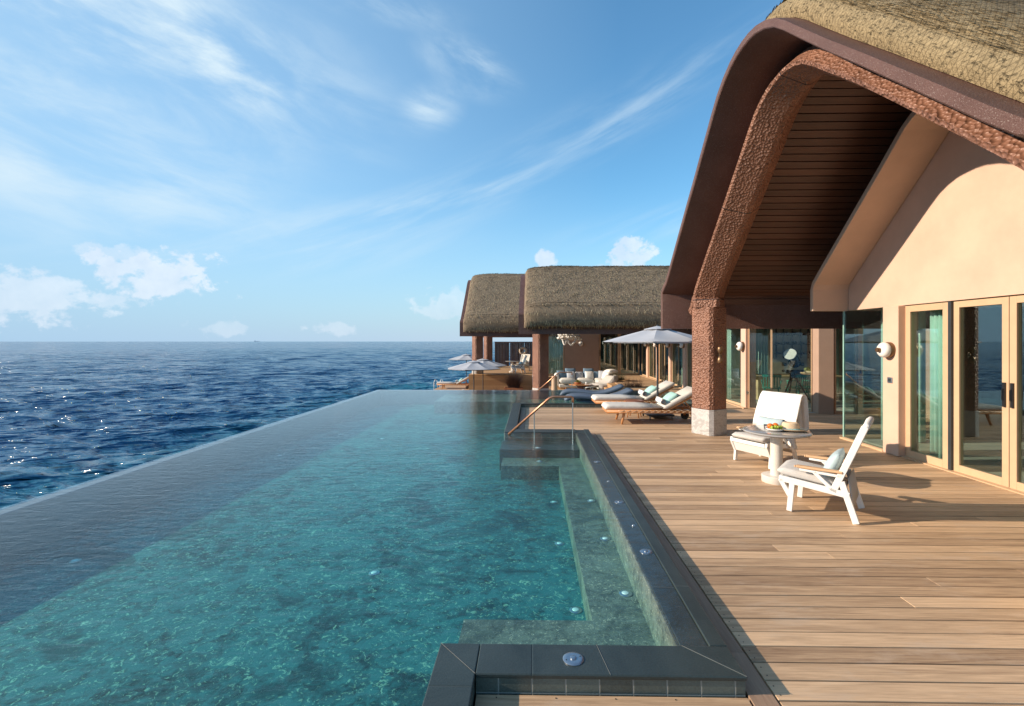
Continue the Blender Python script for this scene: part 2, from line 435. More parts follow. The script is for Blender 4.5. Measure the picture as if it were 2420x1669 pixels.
f2 = t.noise(t.mapping(oc, rot=(0, 0, R(28)), scale=(.26, .80, 1)), 1.5, 3, .6, .3)
bp = t.n('ShaderNodeBump', i_Strength=1.0, i_Distance=0.10, i_Height=f1)
bp2 = t.n('ShaderNodeBump', i_Strength=1.0, i_Distance=0.55, i_Height=f2, i_Normal=bp.outputs[0])
bp3 = t.n('ShaderNodeBump', i_Strength=1.0, i_Distance=2.4, i_Height=f3, i_Normal=bp2.outputs[0])
t.l(bp3.outputs[0], b.inputs['Normal']); t.l(b.outputs[0], out.inputs[0])


def glassmat(name, tint, refl):
    m, t, out = newmat(name)
    fr = t.n('ShaderNodeFresnel', i_IOR=1.5)
    bf = t.n('ShaderNodeNewGeometry').outputs['Backfacing']
    f = t.m('MULTIPLY', t.m('ADD', t.m('MULTIPLY', fr.outputs[0], 1.3), refl, clamp=True), t.m('SUBTRACT', 1.0, bf))
    tr = t.n('ShaderNodeBsdfTransparent'); tr.inputs[0].default_value = (*tint, 1)
    gl = t.n('ShaderNodeBsdfGlossy', i_Roughness=0.0); gl.inputs[0].default_value = (.92, .95, 1, 1)
    mx = t.n('ShaderNodeMixShader', i_0=f, i_1=tr.outputs[0], i_2=gl.outputs[0])
    t.l(mx.outputs[0], out.inputs[0])


glassmat('glass', (0.86, 0.94, 0.91), 0.26)
glassmat('glass_clear', (0.93, 0.98, 0.96), 0.04)

# ================================================================ mesh helpers
LOCM = {}


class MB:
    def __init__(s): s.v = []; s.f = []; s.a = []; s.cur = None
    def add(s, vs, fs):
        o = len(s.v); s.v += [tuple(p) for p in vs]; s.f += [tuple(i + o for i in f) for f in fs]
        s.a += [s.cur if s.cur is not None else 0.5] * len(fs)
        return s
    def box(s, x0, x1, y0, y1, z0, z1, M=None):
        vs = [Vector((x, y, z)) for z in (z0, z1) for y in (y0, y1) for x in (x0, x1)]
        if M is not None: vs = [M @ p for p in vs]
        return s.add(vs, [(0, 2, 3, 1), (4, 5, 7, 6), (0, 1, 5, 4), (2, 6, 7, 3), (0, 4, 6, 2), (1, 3, 7, 5)])
    def bar(s, a, b, wid, thk, up=(0, 0, 1)):
        """rectangular bar from a to b, 'wid' across (sideways), 'thk' along up"""
        a, b = Vector(a), Vector(b); d = (b - a).normalized(); u = Vector(up)
        x = d.cross(u)
        if x.length < 1e-4: x = d.cross(Vector((1, 0, 0)))
        x.normalize(); y = x.cross(d).normalized()
        vs = [p + x * sx * wid / 2 + y * sy * thk / 2 for p in (a, b) for sx, sy in ((-1, -1), (1, -1), (1, 1), (-1, 1))]
        return s.add(vs, [(3, 2, 1, 0), (4, 5, 6, 7), (0, 1, 5, 4), (1, 2, 6, 5), (2, 3, 7, 6), (3, 0, 4, 7)])
    def tube(s, pts, r, n=10, r2=None):
        pts = [Vector(p) for p in pts]; N = len(pts); rings = []
        up = None
        for i, p in enumerate(pts):
            d = (pts[min(i + 1, N - 1)] - pts[max(i - 1, 0)]).normalized()
            if up is None:
                up = d.cross(Vector((0, 0, 1)))
                if up.length < 1e-3: up = d.cross(Vector((0, 1, 0)))
            x = (up - d * up.dot(d)).normalized(); up = x; y = d.cross(x)
            rr = r if r2 is None else r + (r2 - r) * i / (N - 1)
            if callable(rr): rr = rr(i / (N - 1))
            rings.append([p + (x * math.cos(2 * math.pi * k / n) + y * math.sin(2 * math.pi * k / n)) * rr for k in range(n)])
        return s.loft(rings, True, True)
    def loft(s, rings, closed=True, cap=False):
        n = len(rings[0]); vs = [p for r_ in rings for p in r_]; fs = []
        for i in range(len(rings) - 1):
            for k in range(n if closed else n - 1):
                k2 = (k + 1) % n
                fs.append((i * n + k, i * n + k2, (i + 1) * n + k2, (i + 1) * n + k))
        if cap:
            fs.append(tuple(range(n))[::-1]); fs.append(tuple((len(rings) - 1) * n + k for k in range(n)))
        return s.add(vs, fs)
    def lathe(s, prof, c=(0, 0, 0), n=32, axis=None, sx=1, sy=1):
        """prof: list of (r,z)"""
        q = Vector(axis).to_track_quat('Z', 'Y').to_matrix() if axis is not None else Matrix.Identity(3)
        rings = [[Vector(c) + q @ Vector((max(r, 1e-4) * sx * math.cos(2 * math.pi * k / n), max(r, 1e-4) * sy * math.sin(2 * math.pi * k / n), z)) for k in range(n)] for r, z in prof]
        return s.loft(rings, True, True)
    def cyl(s, c, r, h, n=20, axis=None): return s.lathe([(r, 0), (r, h)], c, n, axis)
    def ball(s, c, rx, ry=None, rz=None, n=14, M=None):
        ry = ry or rx; rz = rz or rx
        rings = []
        for i in range(n // 2 + 1):
            t = math.pi * i / (n // 2)
            rings.append([Vector((rx * max(math.sin(t), 1e-3) * math.cos(2 * math.pi * k / n), ry * max(math.sin(t), 1e-3) * math.sin(2 * math.pi * k / n), rz * math.cos(t))) for k in range(n)])
        if M is not None: rings = [[M @ p for p in r_] for r_ in rings]
        rings = [[Vector(c) + p for p in r_] for r_ in rings][::-1]
        return s.loft(rings, True, True)
    def prism(s, poly, z0, z1, M=None):
        """poly CCW in xy extruded in z"""
        n = len(poly)
        vs = [Vector((x, y, z)) for z in (z0, z1) for x, y in poly]
        if M is not None: vs = [M @ p for p in vs]
        fs = [tuple(range(n))[::-1], tuple(range(n, 2 * n))] + [(k, (k + 1) % n, n + (k + 1) % n, n + k) for k in range(n)]
        return s.add(vs, fs)
    def pillow(s, c, lx, ly, t, M=None, n=12, p=0.42, sag=0.0):
        """soft cushion lx by ly, t thick in the middle, pointed corners"""
        M = M or Matrix.Identity(3); c = Vector(c)
        g = {}
        vs = []; fs = []
        for side in (1, -1):
            for i in range(n + 1):
                for j in range(n + 1):
                    a = -1 + 2 * i / n; b_ = -1 + 2 * j / n
                    h = (max(0, (1 - a * a)) ** p) * (max(0, (1 - b_ * b_)) ** p)
                    pin = 1 - 0.07 * (1 - abs(a * b_)) * (abs(a) ** 3 + abs(b_) ** 3) / 2
                    edge = i in (0, n) or j in (0, n)
                    if edge and side == -1: g[(side, i, j)] = g[(1, i, j)]; continue
                    wr = 0.012 * math.sin(7 * a + 3 * b_) * h
                    g[(side, i, j)] = len(vs)
                    vs.append(c + M @ Vector((a * lx / 2 * pin, b_ * ly / 2 * pin, side * t / 2 * h * (1 + wr) - sag * (1 - a * a) * (1 - b_ * b_))))
            for i in range(n):
                for j in range(n):
                    q = [g[(side, i, j)], g[(side, i + 1, j)], g[(side, i + 1, j + 1)], g[(side, i, j + 1)]]
                    fs.append(tuple(q if side == 1 else q[::-1]))
        return s.add(vs, fs)
    def slab(s, path, y0, y1, t, r=0.03):
        """upholstered slab: follows an (x,z) path, from y0 to y1, thickness t, rounded cross-section"""
        P = [Vector((x, 0, z)) for x, z in path]
        sec = []
        k = 5
        for cy, cz, a0 in ((y1 - r, t / 2 - r, 0), (y0 + r, t / 2 - r, 90), (y0 + r, -t / 2 + r, 180), (y1 - r, -t / 2 + r, 270)):
            for i in range(k):
                a = R(a0 + 90 * i / (k - 1)); sec.append((cy + r * math.cos(a), cz + r * math.sin(a)))
        rings = []
        N = len(P)
        L = [0]
        for i in range(1, N): L.append(L[-1] + (P[i] - P[i - 1]).length)
        for i, p in enumerate(P):
            d = (P[min(i + 1, N - 1)] - P[max(i - 1, 0)]).normalized(); nrm = Vector((-d.z, 0, d.x))
            e = min(L[i], L[-1] - L[i]); sc = math.sqrt(max(0.08, 1 - max(0, 1 - e / (t * .5)) ** 2)) if e < t * .5 else 1
            ym = (y0 + y1) / 2
            rings.append([p + Vector((0, ym + (yy - ym) * (1 - (1 - sc) * .06), 0)) + nrm * zz * sc for yy, zz in sec])
        return s.loft(rings, True, True)
    def build(s, name, mat, parent=None, smooth=False, bevel=0.0, sub=0, world=False, auto=None, kind=None):
        me = bpy.data.meshes.new(name)
        vs = s.v
        if world and parent is not None:
            Mi = LOCM[parent.name].inverted(); vs = [Mi @ Vector(p) for p in vs]
        me.from_pydata([tuple(p) for p in vs], [], s.f)
        me.materials.append(MATS[mat])
        at = me.attributes.new('rnd', 'FLOAT', 'FACE'); at.data.foreach_set('value', s.a)
        me.update()
        if smooth or auto:
            me.polygons.foreach_set('use_smooth', [True] * len(me.polygons))
            if auto: me.set_sharp_from_angle(angle=R(auto))
        o = bpy.data.objects.new(name, me); col.objects.link(o)
        if parent is not None: o.parent = parent
        if bevel:
            b = o.modifiers.new('bevel', 'BEVEL'); b.width = bevel; b.segments = 2; b.limit_method = 'ANGLE'; b.angle_limit = R(40)
        if sub:
            m_ = o.modifiers.new('sub', 'SUBSURF'); m_.levels = sub; m_.render_levels = sub
        if kind: o['kind'] = kind
        return o


def thing(name, label, cat, loc=(0, 0, 0), rz=0.0, group=None):
    o = bpy.data.objects.new(name, None); col.objects.link(o)
    o.location = loc; o.rotation_euler = (0, 0, rz)
    o['label'] = label; o['category'] = cat
    if group: o['group'] = group
    LOCM[o.name] = Matrix.Translation(Vector(loc)) @ Matrix.Rotation(rz, 4, 'Z')
    return o


def tag(o, label, cat, group=None):
    o['label'] = label; o['category'] = cat
    if group: o['group'] = group
    return o


def structure(o): o['kind'] = 'structure'; return o


def dup(root, loc, rz, label, cat=None):
    r = root.copy(); col.objects.link(r); r.location = loc; r.rotation_euler = (0, 0, rz); r['label'] = label
    if cat: r['category'] = cat
    for ch in list(root.children):
        c = ch.copy(); col.objects.link(c); c.parent = r
        for g in list(ch.children):
            d = g.copy(); col.objects.link(d); d.parent = c
    LOCM[r.name] = Matrix.Translation(Vector(loc)) @ Matrix.Rotation(rz, 4, 'Z')
    return r


def at(o, p):
    """place a single-mesh thing whose geometry was written around its own base"""
    o.location = p; return o


def rotx(a): return Matrix.Rotation(a, 3, 'X')
def roty(a): return Matrix.Rotation(a, 3, 'Y')
def rotz(a): return Matrix.Rotation(a, 3, 'Z')


# ================================================================ sea
SEA = -3.2
rng = np.random.default_rng(5)
ths = np.concatenate([np.linspace(R(-120), R(-52), 60, endpoint=False), np.linspace(R(-52), R(4), 500, endpoint=False), np.linspace(R(4), R(240), 50, endpoint=False)])
rr = [4.0]
while rr[-1] < 9000:
    q = rr[-1]; rr.append(q + (.15 if q < 24 else .0062 * q if q < 400 else .035 * q))
rr = np.array(rr); NR = len(rr)
TH, RR = np.meshgrid(ths, rr, indexing='xy')
X0 = RR * np.sin(TH); Y0 = RR * np.cos(TH)
Z = np.zeros_like(X0); DX = np.zeros_like(X0); DY = np.zeros_like(X0)
cell = np.maximum(np.where(RR < 24, .15, np.where(RR < 400, .0062 * RR, .035 * RR)), RR * 0.0017)
for i in range(110):
    lam = 0.5 * (9 / 0.5) ** (rng.random())
    k = 2 * math.pi / lam
    dr = R(-62) + rng.normal(0, 0.40)
    amp = 0.0108 * lam ** 0.82 * rng.uniform(.4, 1.2)
    if lam > 2.5: amp *= 0.62
    ph = rng.uniform(0, 2 * math.pi)
    kx, ky = k * math.cos(dr), k * math.sin(dr)
    fade = np.clip((lam / cell - 2.0) / 3.0, 0, 1)
    a = kx * X0 + ky * Y0 + ph
    Z += amp * fade * np.cos(a)
    DX -= 0.8 * amp * fade * math.cos(dr) * np.sin(a); DY -= 0.8 * amp * fade * math.sin(dr) * np.sin(a)
co = np.stack([X0 + DX, Y0 + DY, SEA + Z], -1).reshape(-1, 3)
NT_ = len(ths)
ii, jj = np.meshgrid(np.arange(NR - 1), np.arange(NT_), indexing='ij')
j2 = (jj + 1) % NT_
fa = np.stack([ii * NT_ + jj, (ii + 1) * NT_ + jj, (ii + 1) * NT_ + j2, ii * NT_ + j2], -1).reshape(-1, 4)
me = bpy.data.meshes.new('sea')
me.vertices.add(len(co)); me.vertices.foreach_set('co', co.astype(np.float32).ravel())
me.loops.add(fa.size); me.loops.foreach_set('vertex_index', fa[:, ::-1].astype(np.int32).ravel())
me.polygons.add(len(fa)); me.polygons.foreach_set('loop_start', np.arange(0, fa.size, 4, dtype=np.int32))
me.polygons.foreach_set('use_smooth', [True] * len(fa))
me.update(); me.validate()
me.materials.append(MATS['sea_water'])
o = bpy.data.objects.new('sea', me); col.objects.link(o); structure(o)

# ================================================================ pool
WL = 0.095
# water body (closed, so its tint grows with depth)
polyw = [(-5.42, -2.5), (-.515, -2.5), (-.515, 2.672), (.985, 2.672), (.985, 8.93), (-.525, 8.93), (-.525, 13.05), (4.4, 13.05), (4.4, 16.72), (-5.42, 16.72)]
mb = MB(); mb.prism(polyw, -1.3, WL)
structure(mb.build('pool_water', 'pool_water'))
# floor, benches, weir ledge
mb = MB()
mb.box(-5.38, 1.2, -2.6, 16.65, -1.15, -0.42)
structure(mb.build('pool_floor', 'pool_floor_stone'))
mb = MB()
mb.box(.43, .835, 3.43, 7.66, -.9, -.20)
mb.box(-.49, .835, 2.68, 3.43, -.9, -.20)
mb.box(-.50, .835, 7.66, 8.2, -.9, -.202)
structure(mb.build('pool_bench', 'pool_bench_stone'))
mb = MB()
mb.box(-.56, .833, 8.2, 8.94, -.9, -.06)
structure(mb.build('pool_step', 'coping_stone', bevel=.008))
mb = MB()
mb.box(-.52, 4.5, 12.98, 16.6, -.9, -.22)
mb.box(-3.0, -.52, 14.6, 16.6, -.9, -.05)
structure(mb.build('pool_shelf', 'pool_bench_stone'))
# weir lip: thin rounded edge the water runs over, outer wall falls to the sea
mb = MB()
mb.box(-5.44, -5.29, -2.6, 16.74, -3.6, .072)
mb.box(-5.44, 4.6, 16.64, 16.76, -3.6, .078)
structure(mb.build('pool_weir_wall', 'ledge_stone', bevel=.01))
# added skin on the side wall; mottled pale stone stands in for caustic light
mb = MB(); mb.box(.815, .8275, 2.70, 8.93, -.5, .084); structure(mb.build('pool_lining', 'pool_bench_stone'))
# coping slabs
mb = MB()
def cbox(x0, x1, y0, y1, z1=.10, z0=.076): mb.box(x0, x1, y0, y1, z0, z1)
cbox(.83, .99, 2.69, 9.25, .0885); cbox(.9905, 1.09, 2.69, 9.25, .100)
cbox(-.29, 1.09, 2.44, 2.686); cbox(-.515, -.292, -2.5, 2.686)
cbox(-.52, .83, 8.945, 9.25); cbox(-.52, -.30, 9.252, 13.0); cbox(-.52, 4.6, 12.98, 13.16); cbox(4.45, 4.65, 13.2, 16.7, .1)
structure(mb.build('pool_coping', 'coping_stone', bevel=.006))
mb = MB()
mb.bar((1.088, 2.441, .1012), (.835, 2.684, .1012), .0030, .002); mb.bar((-.291, 2.441, .1012), (-.513, 2.684, .1012), .0030, .002)
mb.bar((.40, 2.441, .1012), (.36, 2.685, .1012), .0022, .002); mb.bar((.832, 3.34, .0905), (.985, 3.335, .0905), .0022, .002); mb.bar((.992, 3.335, .1012), (1.089, 3.333, .1012), .0022, .002)
mb.bar((.832, 5.6, .0905), (.985, 5.6, .0905), .0022, .002)
structure(mb.build('coping_joints', 'mitre_line'))
# tiled faces below the coping
mb = MB()
mb.box(-.288, 1.083, 2.447, 2.70, -.6, .0755)
mb.box(.828, 1.083, 2.70, 9.2, -.95, .0750)
mb.box(-.512, -.296, -2.5, 2.7, -.95, .0745)
mb.box(-.515, .83, 8.95, 9.243, -.6, .0752); mb.box(-.515, -.305, 9.243, 12.99, -.9, .0748)
mb.box(-.30, 4.6, 12.985, 13.15, -.6, .0756); mb.box(4.455, 4.645, 13.2, 16.7, -.6, .0750)
structure(mb.build('pool_wall', 'tile_face'))

# ================================================================ timber decks
PITCH, GAP = 0.1432, 0.010
def boards(name, rects, mat='deck_wood', z=0.0, axis='x', th=0.028, seed=1, cuts=4.6):
    rn = random.Random(seed); mb = MB(); nails = MB()
    for (x0, x1, y0, y1) in rects:
        if axis == 'x': n = int(round((y1 - y0) / PITCH)); step = (y1 - y0) / n
        else: n = max(1, int(round((x1 - x0) / PITCH))); step = (x1 - x0) / n
        for i in range(n):
            a, b_ = (x0, x1) if axis == 'x' else (y0, y1)
            t = a; first = True
            while t < b_ - .001:
                ln = cuts * rn.uniform(.6, 1.3) * (rn.uniform(.3, 1) if first else 1)
                e = min(b_, t + ln)
                if b_ - e < .5: e = b_
                mb.cur = rn.random()
                dz = rn.uniform(-.0012, .0012)
                g = .0012
                if axis == 'x': mb.box(t + g, e - g, y0 + i * step + GAP / 2, y0 + (i + 1) * step - GAP / 2, z - th, z + dz)
                else: mb.box(x0 + i * step + GAP / 2, x0 + (i + 1) * step - GAP / 2, t + g, e - g, z - th, z + dz)
                t = e; first = False
    return mb.build(name, mat, bevel=.0025)
DX1 = 9.2
deck_rects = [(1.236, 5.9, .7, 9.29), (5.9, DX1, 9.0, 9.29), (-.155, DX1, 9.42, 12.84), (4.66, 8.2, 12.98, 17.0), (3.6, 8.2, 17.0, 25.6)]
d = boards('deck', deck_rects); structure(d)
d = boards('deck', [(-.28, 1.085, .7, 2.29)], seed=5, z=-.0); structure(d)
# border boards
d = boards('deck_border', [(1.093, 1.230, .7, 9.41)], 'border_wood', .0015, 'y', seed=3, cuts=4); structure(d)
d = boards('deck_border', [(-.285, 1.088, 2.297, 2.437)], 'deck_wood', .0015, 'x', seed=4, cuts=9); structure(d)
d = boards('deck_border', [(-.295, -.155, 9.42, 12.84)], 'border_wood', .0015, 'y', seed=6, cuts=5); structure(d)
d = boards('deck_border', [(-.15, 1.09, 9.272, 9.41), (1.236, 9.2, 9.30, 9.41)], 'deck_wood', .0012, 'x', seed=7, cuts=3); structure(d)
d = boards('deck_border', [(-.295, 4.6, 12.845, 12.975)], 'deck_wood', .0012, 'x', seed=7, cuts=3); structure(d)
# dark bed under the boards
mb = MB()
for r_ in deck_rects: mb.box(r_[0] - .02, r_[1], r_[2] - .1, r_[3] + .1, -.25, -.032)
mb.box(-.29, 1.1, .5, 2.44, -.25, -.033); mb.box(1.08, 1.26, .5, 9.4, -.26, -.034); mb.box(-.3, 4.6, 9.25, 12.97, -.255, -.035)
structure(mb.build('deck_base', 'soil'))
# screw heads
mb = MB(); rn = random.Random(3)
for i in range(52):
    y = .7 + (i + .25) * PITCH * .999
    if y > 8.4: break
    for q in (0, .45):
        mb.cyl((1.262 + rn.uniform(-.003, .003), y + q * PITCH, .0015), .0035, .0012, 8)
for i in range(4):
    mb.cyl((-.22 + .3 * i, 2.33, .0022), .0035, .0012, 8); mb.cyl((-.18 + .3 * i, 2.41, .0022), .0035, .0012, 8)
structure(mb.build('deck_screws', 'black_plastic'))
# lower terraces beyond the pool
mb = boards('lower_deck', [(-6.1, 0.1, 16.95, 34.0)], 'cladding', -1.2, 'x', seed=8); structure(mb)
mb = boards('lounge_deck', [(0.1, 3.6, 16.9, 25.6)], 'cladding', -.5, 'x', seed=9); structure(mb)
mb = boards('upper_deck', [(-3.42, 3.55, 25.62, 35)], 'cladding', 0, 'x', seed=10); structure(mb)
# clad riser of the upper terrace and the edge of the lounge pit
mb = MB(); rn = random.Random(2)
for i in range(9):
    mb.cur = rn.random(); z1 = -.032 - i * .135
    mb.box(-3.40, .1, 25.60, 25.64, z1 - .129, z1); mb.box(-3.40, -3.36, 25.64, 34, z1 - .129, z1)
for i in range(3):
    mb.cur = rn.random(); z1 = -.032 - i * .15
    mb.box(.1, 3.6, 25.58, 25.63, z1 - .145, z1); mb.box(3.57, 3.62, 16.95, 25.6, z1 - .145, z1)
structure(mb.build('terrace_riser', 'cladding'))
mb = MB(); mb.box(-3.3, 12, 17.1, 35, -4, -1.25); mb.box(.15, 3.5, 17, 25.5, -1.3, -.54); mb.box(3.65, 12, 12.9, 35, -3, -.26); mb.box(-3.3, 3.6, 25.66, 35, -1.3, -.04)
mb.box(1.1, 12, 0, 12.9, -3, -.27)
structure(mb.build('foundation', 'soil'))

# ================================================================ roofs
HALF = [(3.9, 2.06), (3.9, 2.80), (3.85, 2.88), (3.72, 2.96), (3.56, 3.03), (3.37, 3.19), (2.27, 4.17), (1.80, 4.58), (1.40, 4.94), (1.07, 5.24), (.85, 5.42), (.62, 5.55), (.38, 5.64), (.18, 5.68), (0, 5.69)]


def profile(sy=1.0, zr=None, sub=1):
    h = []
    for dy, z in HALF:
        zz = z if z < 2.75 or zr is None else 2.74 + (z - 2.74) * (zr - 2.74) / (5.69 - 2.74)
        h.append((dy * sy, zz))
    full = [(-a, b) for a, b in h] + [(a, b) for a, b in h[::-1][1:]]
    out = []
    for i in range(len(full) - 1):
        L = math.dist(full[i], full[i + 1]); k = max(1, int(L / .22)) * sub
        for j in range(k):
            t = j / k; out.append((full[i][0] * (1 - t) + full[i + 1][0] * t, full[i][1] * (1 - t) + full[i + 1][1] * t))
    out.append(full[-1])
    return out


def offset(P, n):
    """n may be a number or f(i, fraction); positive = inward"""
    res = []
    for i, p in enumerate(P):
        a = P[max(0, i - 1)]; b_ = P[min(len(P) - 1, i + 1)]
        d = Vector((b_[0] - a[0], b_[1] - a[1])).normalized()
        nn = n(i, i / (len(P) - 1)) if callable(n) else n
        res.append((p[0] + d.y * nn, p[1] - d.x * nn))
    return res


def sweep(P, Yc, sec, cap=True):
    """sweep closed section [(x, n)] along the profile; returns rings"""
    offs = [offset(P, n) for x, n in sec]
    return [[Vector((sec[k][0], Yc + offs[k][i][0], offs[k][i][1])) for k in range(len(sec))] for i in range(len(P))]


def roof(root, X0, X1, Yc, sy, zr, planks=(0, 0), net=False, straw=0, seed=0, thx=.10):
    P = profile(sy, zr)
    bw = .42
    mb = MB()
    sec = [(X0, 0), (X1, 0), (X1, .17), (X0 + .31, .17), (X0 + .012, .092), (X0, .08)]
    mb.loft(sweep(P, Yc, sec), True, True)
    mb.build('roof_hood', 'hood_brown', root, world=True, auto=28)
    # thatch
    Pt = [p for p in P if p[1] >= 2.24]
    y0 = P[0][0]; Pt = [(y0, 2.31), (y0, 2.38)] + [p for p in Pt if p[1] > 2.40] + [(-y0, 2.38), (-y0, 2.31)]
    # resample finer at near rims
    n = len(Pt)
    rn = random.Random(seed)
    def nf(base):
        def f(i, fr):
            e = min(i, n - 1 - i)
            k = min(1, (e / 3.0)) ** .5
            q = Pt[i]
            return base * (.5 + .5 * k)
        return f
    xs = [(X0 + thx, -.004), (X0 + thx - .035, -.10), (X0 + thx + .02, -.20), (X0 + thx + .14, -.28), (X0 + thx + .35, -.335), (X0 + thx + .7, -.36)]
    x = X0 + thx + 1.1
    while x < X1: xs.append((x, -.37)); x += .45
    xs.append((X1, -.37))
    rings = []
    offs = [offset(Pt, nf(nn)) for _, nn in xs]
    for i in range(n):
        row = []
        for k in range(len(xs)):
            p = Vector((xs[k][0], Yc + offs[k][i][0], offs[k][i][1]))
            if 0 < k:
                dn = noise.noise(Vector((p.x * 1.6, p.y * 1.6, p.z * 1.6 + seed))) * .035
                p += Vector((noise.noise(p * 3) * .02 if k < 4 else 0, 0, dn))
            row.append(p)
        rings.append(row)
    mb = MB(); mb.loft(rings, False, False)
    th = mb.build('thatch', 'thatch_net' if net else 'thatch', root, world=True, smooth=True)
    if straw:
        mb = MB(); faces = mb.f
        # reed ends standing a little proud of the thatch, each a thin blade lying down the slope
        side = [i for i in range(n - 1) if (rings[i][0].y + rings[i + 1][0].y) / 2 < Yc + .3]
        wts = [(rings[i + 1][0] - rings[i][0]).length for i in side]
        for _ in range(straw):
            i = rn.choices(side, wts)[0]
            k = rn.randrange(0, len(xs) - 1)
            x_ = X0 + thx + .05 + rn.random() ** (1.5 if net else 1.0) * ((6.0 if net else X1 - X0) - thx)
            k = 0
            while k < len(xs) - 2 and xs[k + 1][0] < x_: k += 1
            t = (x_ - xs[k][0]) / max(1e-3, xs[k + 1][0] - xs[k][0]); t = min(1, max(0, t)); s_ = rn.random()
            p = (rings[i][k].lerp(rings[i][k + 1], t)).lerp(rings[i + 1][k].lerp(rings[i + 1][k + 1], t), s_)
            d = (rings[i][k] - rings[i + 1][k]).normalized()
            nrm = d.cross(Vector((1, 0, 0)));
            if nrm.z < 0: nrm = -nrm
            if abs(nrm.z) < .1 and nrm.y > 0: nrm = -nrm
            L = rn.uniform(.10, .25); wdt = rn.uniform(.006, .014)
            if abs(d.z) > .93: L *= .6; wdt *= .7
            if net: L *= .65; wdt *= .7; nrm = nrm * .45
            dd = (d + Vector((rn.uniform(-.35, .35), 0, 0)) + nrm * rn.uniform(.02, .20)).normalized()
            sx = dd.cross(nrm).normalized() * wdt
            a_ = p - nrm * .01
            mb.cur = rn.random() ** 1.5
            mb.add([a_ - sx, a_ + sx, a_ + dd * L + sx * .3, a_ + dd * L - sx * .3], [(0, 1, 2, 3)])
        o_ = mb.build('reed_ends', 'thatch_net' if net else 'thatch_straw', root, world=True); o_['kind'] = 'stuff'
    if planks[1]:
        Pi = offset(P, .174)
        # soffit planks by arc length, from the beam upwards
        Ls = [0]
        for i in range(1, len(Pi)): Ls.append(Ls[-1] + math.dist(Pi[i], Pi[i - 1]))
        def pt(s_):
            for i in range(1, len(Ls)):
                if Ls[i] >= s_: t = (s_ - Ls[i - 1]) / max(1e-6, Ls[i] - Ls[i - 1]); return Vector((0, Pi[i - 1][0] * (1 - t) + Pi[i][0] * t, Pi[i - 1][1] * (1 - t) + Pi[i][1] * t))
            return Vector((0, *Pi[-1]))
        mb = MB(); s_ = .55; stp = .125; rn2 = random.Random(4)
        while s_ < Ls[-1] - .55:
            a_, b_ = pt(s_ + .007), pt(s_ + stp - .007); dv_ = (b_ - a_).normalized(); nn = Vector((0, dv_.z, -dv_.y)) * .022
            mb.cur = rn2.random() * .9
            vs = [Vector((x, Yc, 0)) + q for x in (planks[0], planks[1]) for q in (a_, b_, b_ + nn, a_ + nn)]
            mb.add(vs, [(0, 1, 2, 3), (7, 6, 5, 4), (0, 4, 5, 1), (1, 5, 6, 2), (2, 6, 7, 3), (3, 7, 4, 0)])
            s_ += stp
        mb.build('soffit', 'soffit_wood', root, world=True, bevel=.003)
    return P


def octa(r, ch, cx=0, cy=0, rot=45):
    """square of half-width r with chamfered corners, turned by rot degrees"""
    pts = []
    for k in range(4):
        a = R(rot + 90 * k)
        for s_ in (-1, 1):
            v = Vector((r, s_ * (r - ch))); c_, s2 = math.cos(a), math.sin(a)
            pts.append((cx + v.x * c_ - v.y * s2, cy + v.x * s2 + v.y * c_))
    return pts


def post(root, X, Y, z0, z1, plz, seam=True):
    g = MB(); pl = octa(.250, .060, X, Y, 33)
    rings = [[Vector((x, y, z)) for x, y in pl] for z in np.linspace(plz, z1, 9)]
    g.loft(rings, True, True); g.build('post', 'hammered_copper', root, world=True, bevel=.012)
    g = MB(); g.prism(octa(.258, .064, X, Y, 33), z0, plz); g.build('plinth', 'marble', root, world=True, bevel=.006)

# ================================================================ glazing helper
def glazing(root, a, b_, z0, z1, kind, fr=.05, name='window', mullions=(), frame='frame_tan', glass='glass', dz=.06):
    """a framed pane standing on the line a-b in plan; parts: frame > pane"""
    a = Vector((*a, 0)); b_ = Vector((*b_, 0)); d = (b_ - a).normalized(); L = (b_ - a).length
    nrm = Vector((d.y, -d.x, 0))
    def pt(s_, z, o): return a + d * s_ + nrm * o + Vector((0, 0, z))
    def bx(mb, s0, s1, za, zb, o0, o1):
        vs = [pt(s_, z, o) for z in (za, zb) for o in (o0, o1) for s_ in (s0, s1)]
        mb.add(vs, [(0, 2, 3, 1), (4, 5, 7, 6), (0, 1, 5, 4), (2, 6, 7, 3), (0, 4, 6, 2), (1, 3, 7, 5)])
    h = dz / 2
    f = MB()
    if fr:
        bx(f, 0, fr, z0, z1, -h, h); bx(f, L - fr, L, z0, z1, -h, h)
        bx(f, fr, L - fr, z0, z0 + fr * 1.25, -h, h); bx(f, fr, L - fr, z1 - fr, z1, -h, h)
    else:
        bx(f, 0, L, z0, z0 + .035, -h, h)
    for m_ in mullions: bx(f, m_ - .02, m_ + .02, z0 + fr, z1 - fr, -h * .8, h * .8)
    fo = f.build(name, frame, root, world=True, bevel=.004)
    g = MB(); e = fr if fr else .002
    bx(g, e, L - e, z0 + .035, z1 - e, -.006, .006)
    M0 = LOCM[root.name]
    go = g.build('pane', glass, None)
    for v in go.data.vertices: v.co = M0.inverted() @ v.co
    go.parent = fo
    return fo


def sub(mb, name, mat, fo, root, **kw):
    """a sub-part: its mesh is written in world space and hangs under part fo"""
    o_ = mb.build(name, mat, None, **kw); Mi = LOCM[root.name].inverted()
    for v in o_.data.vertices: v.co = Mi @ v.co
    o_.parent = fo
    return o_


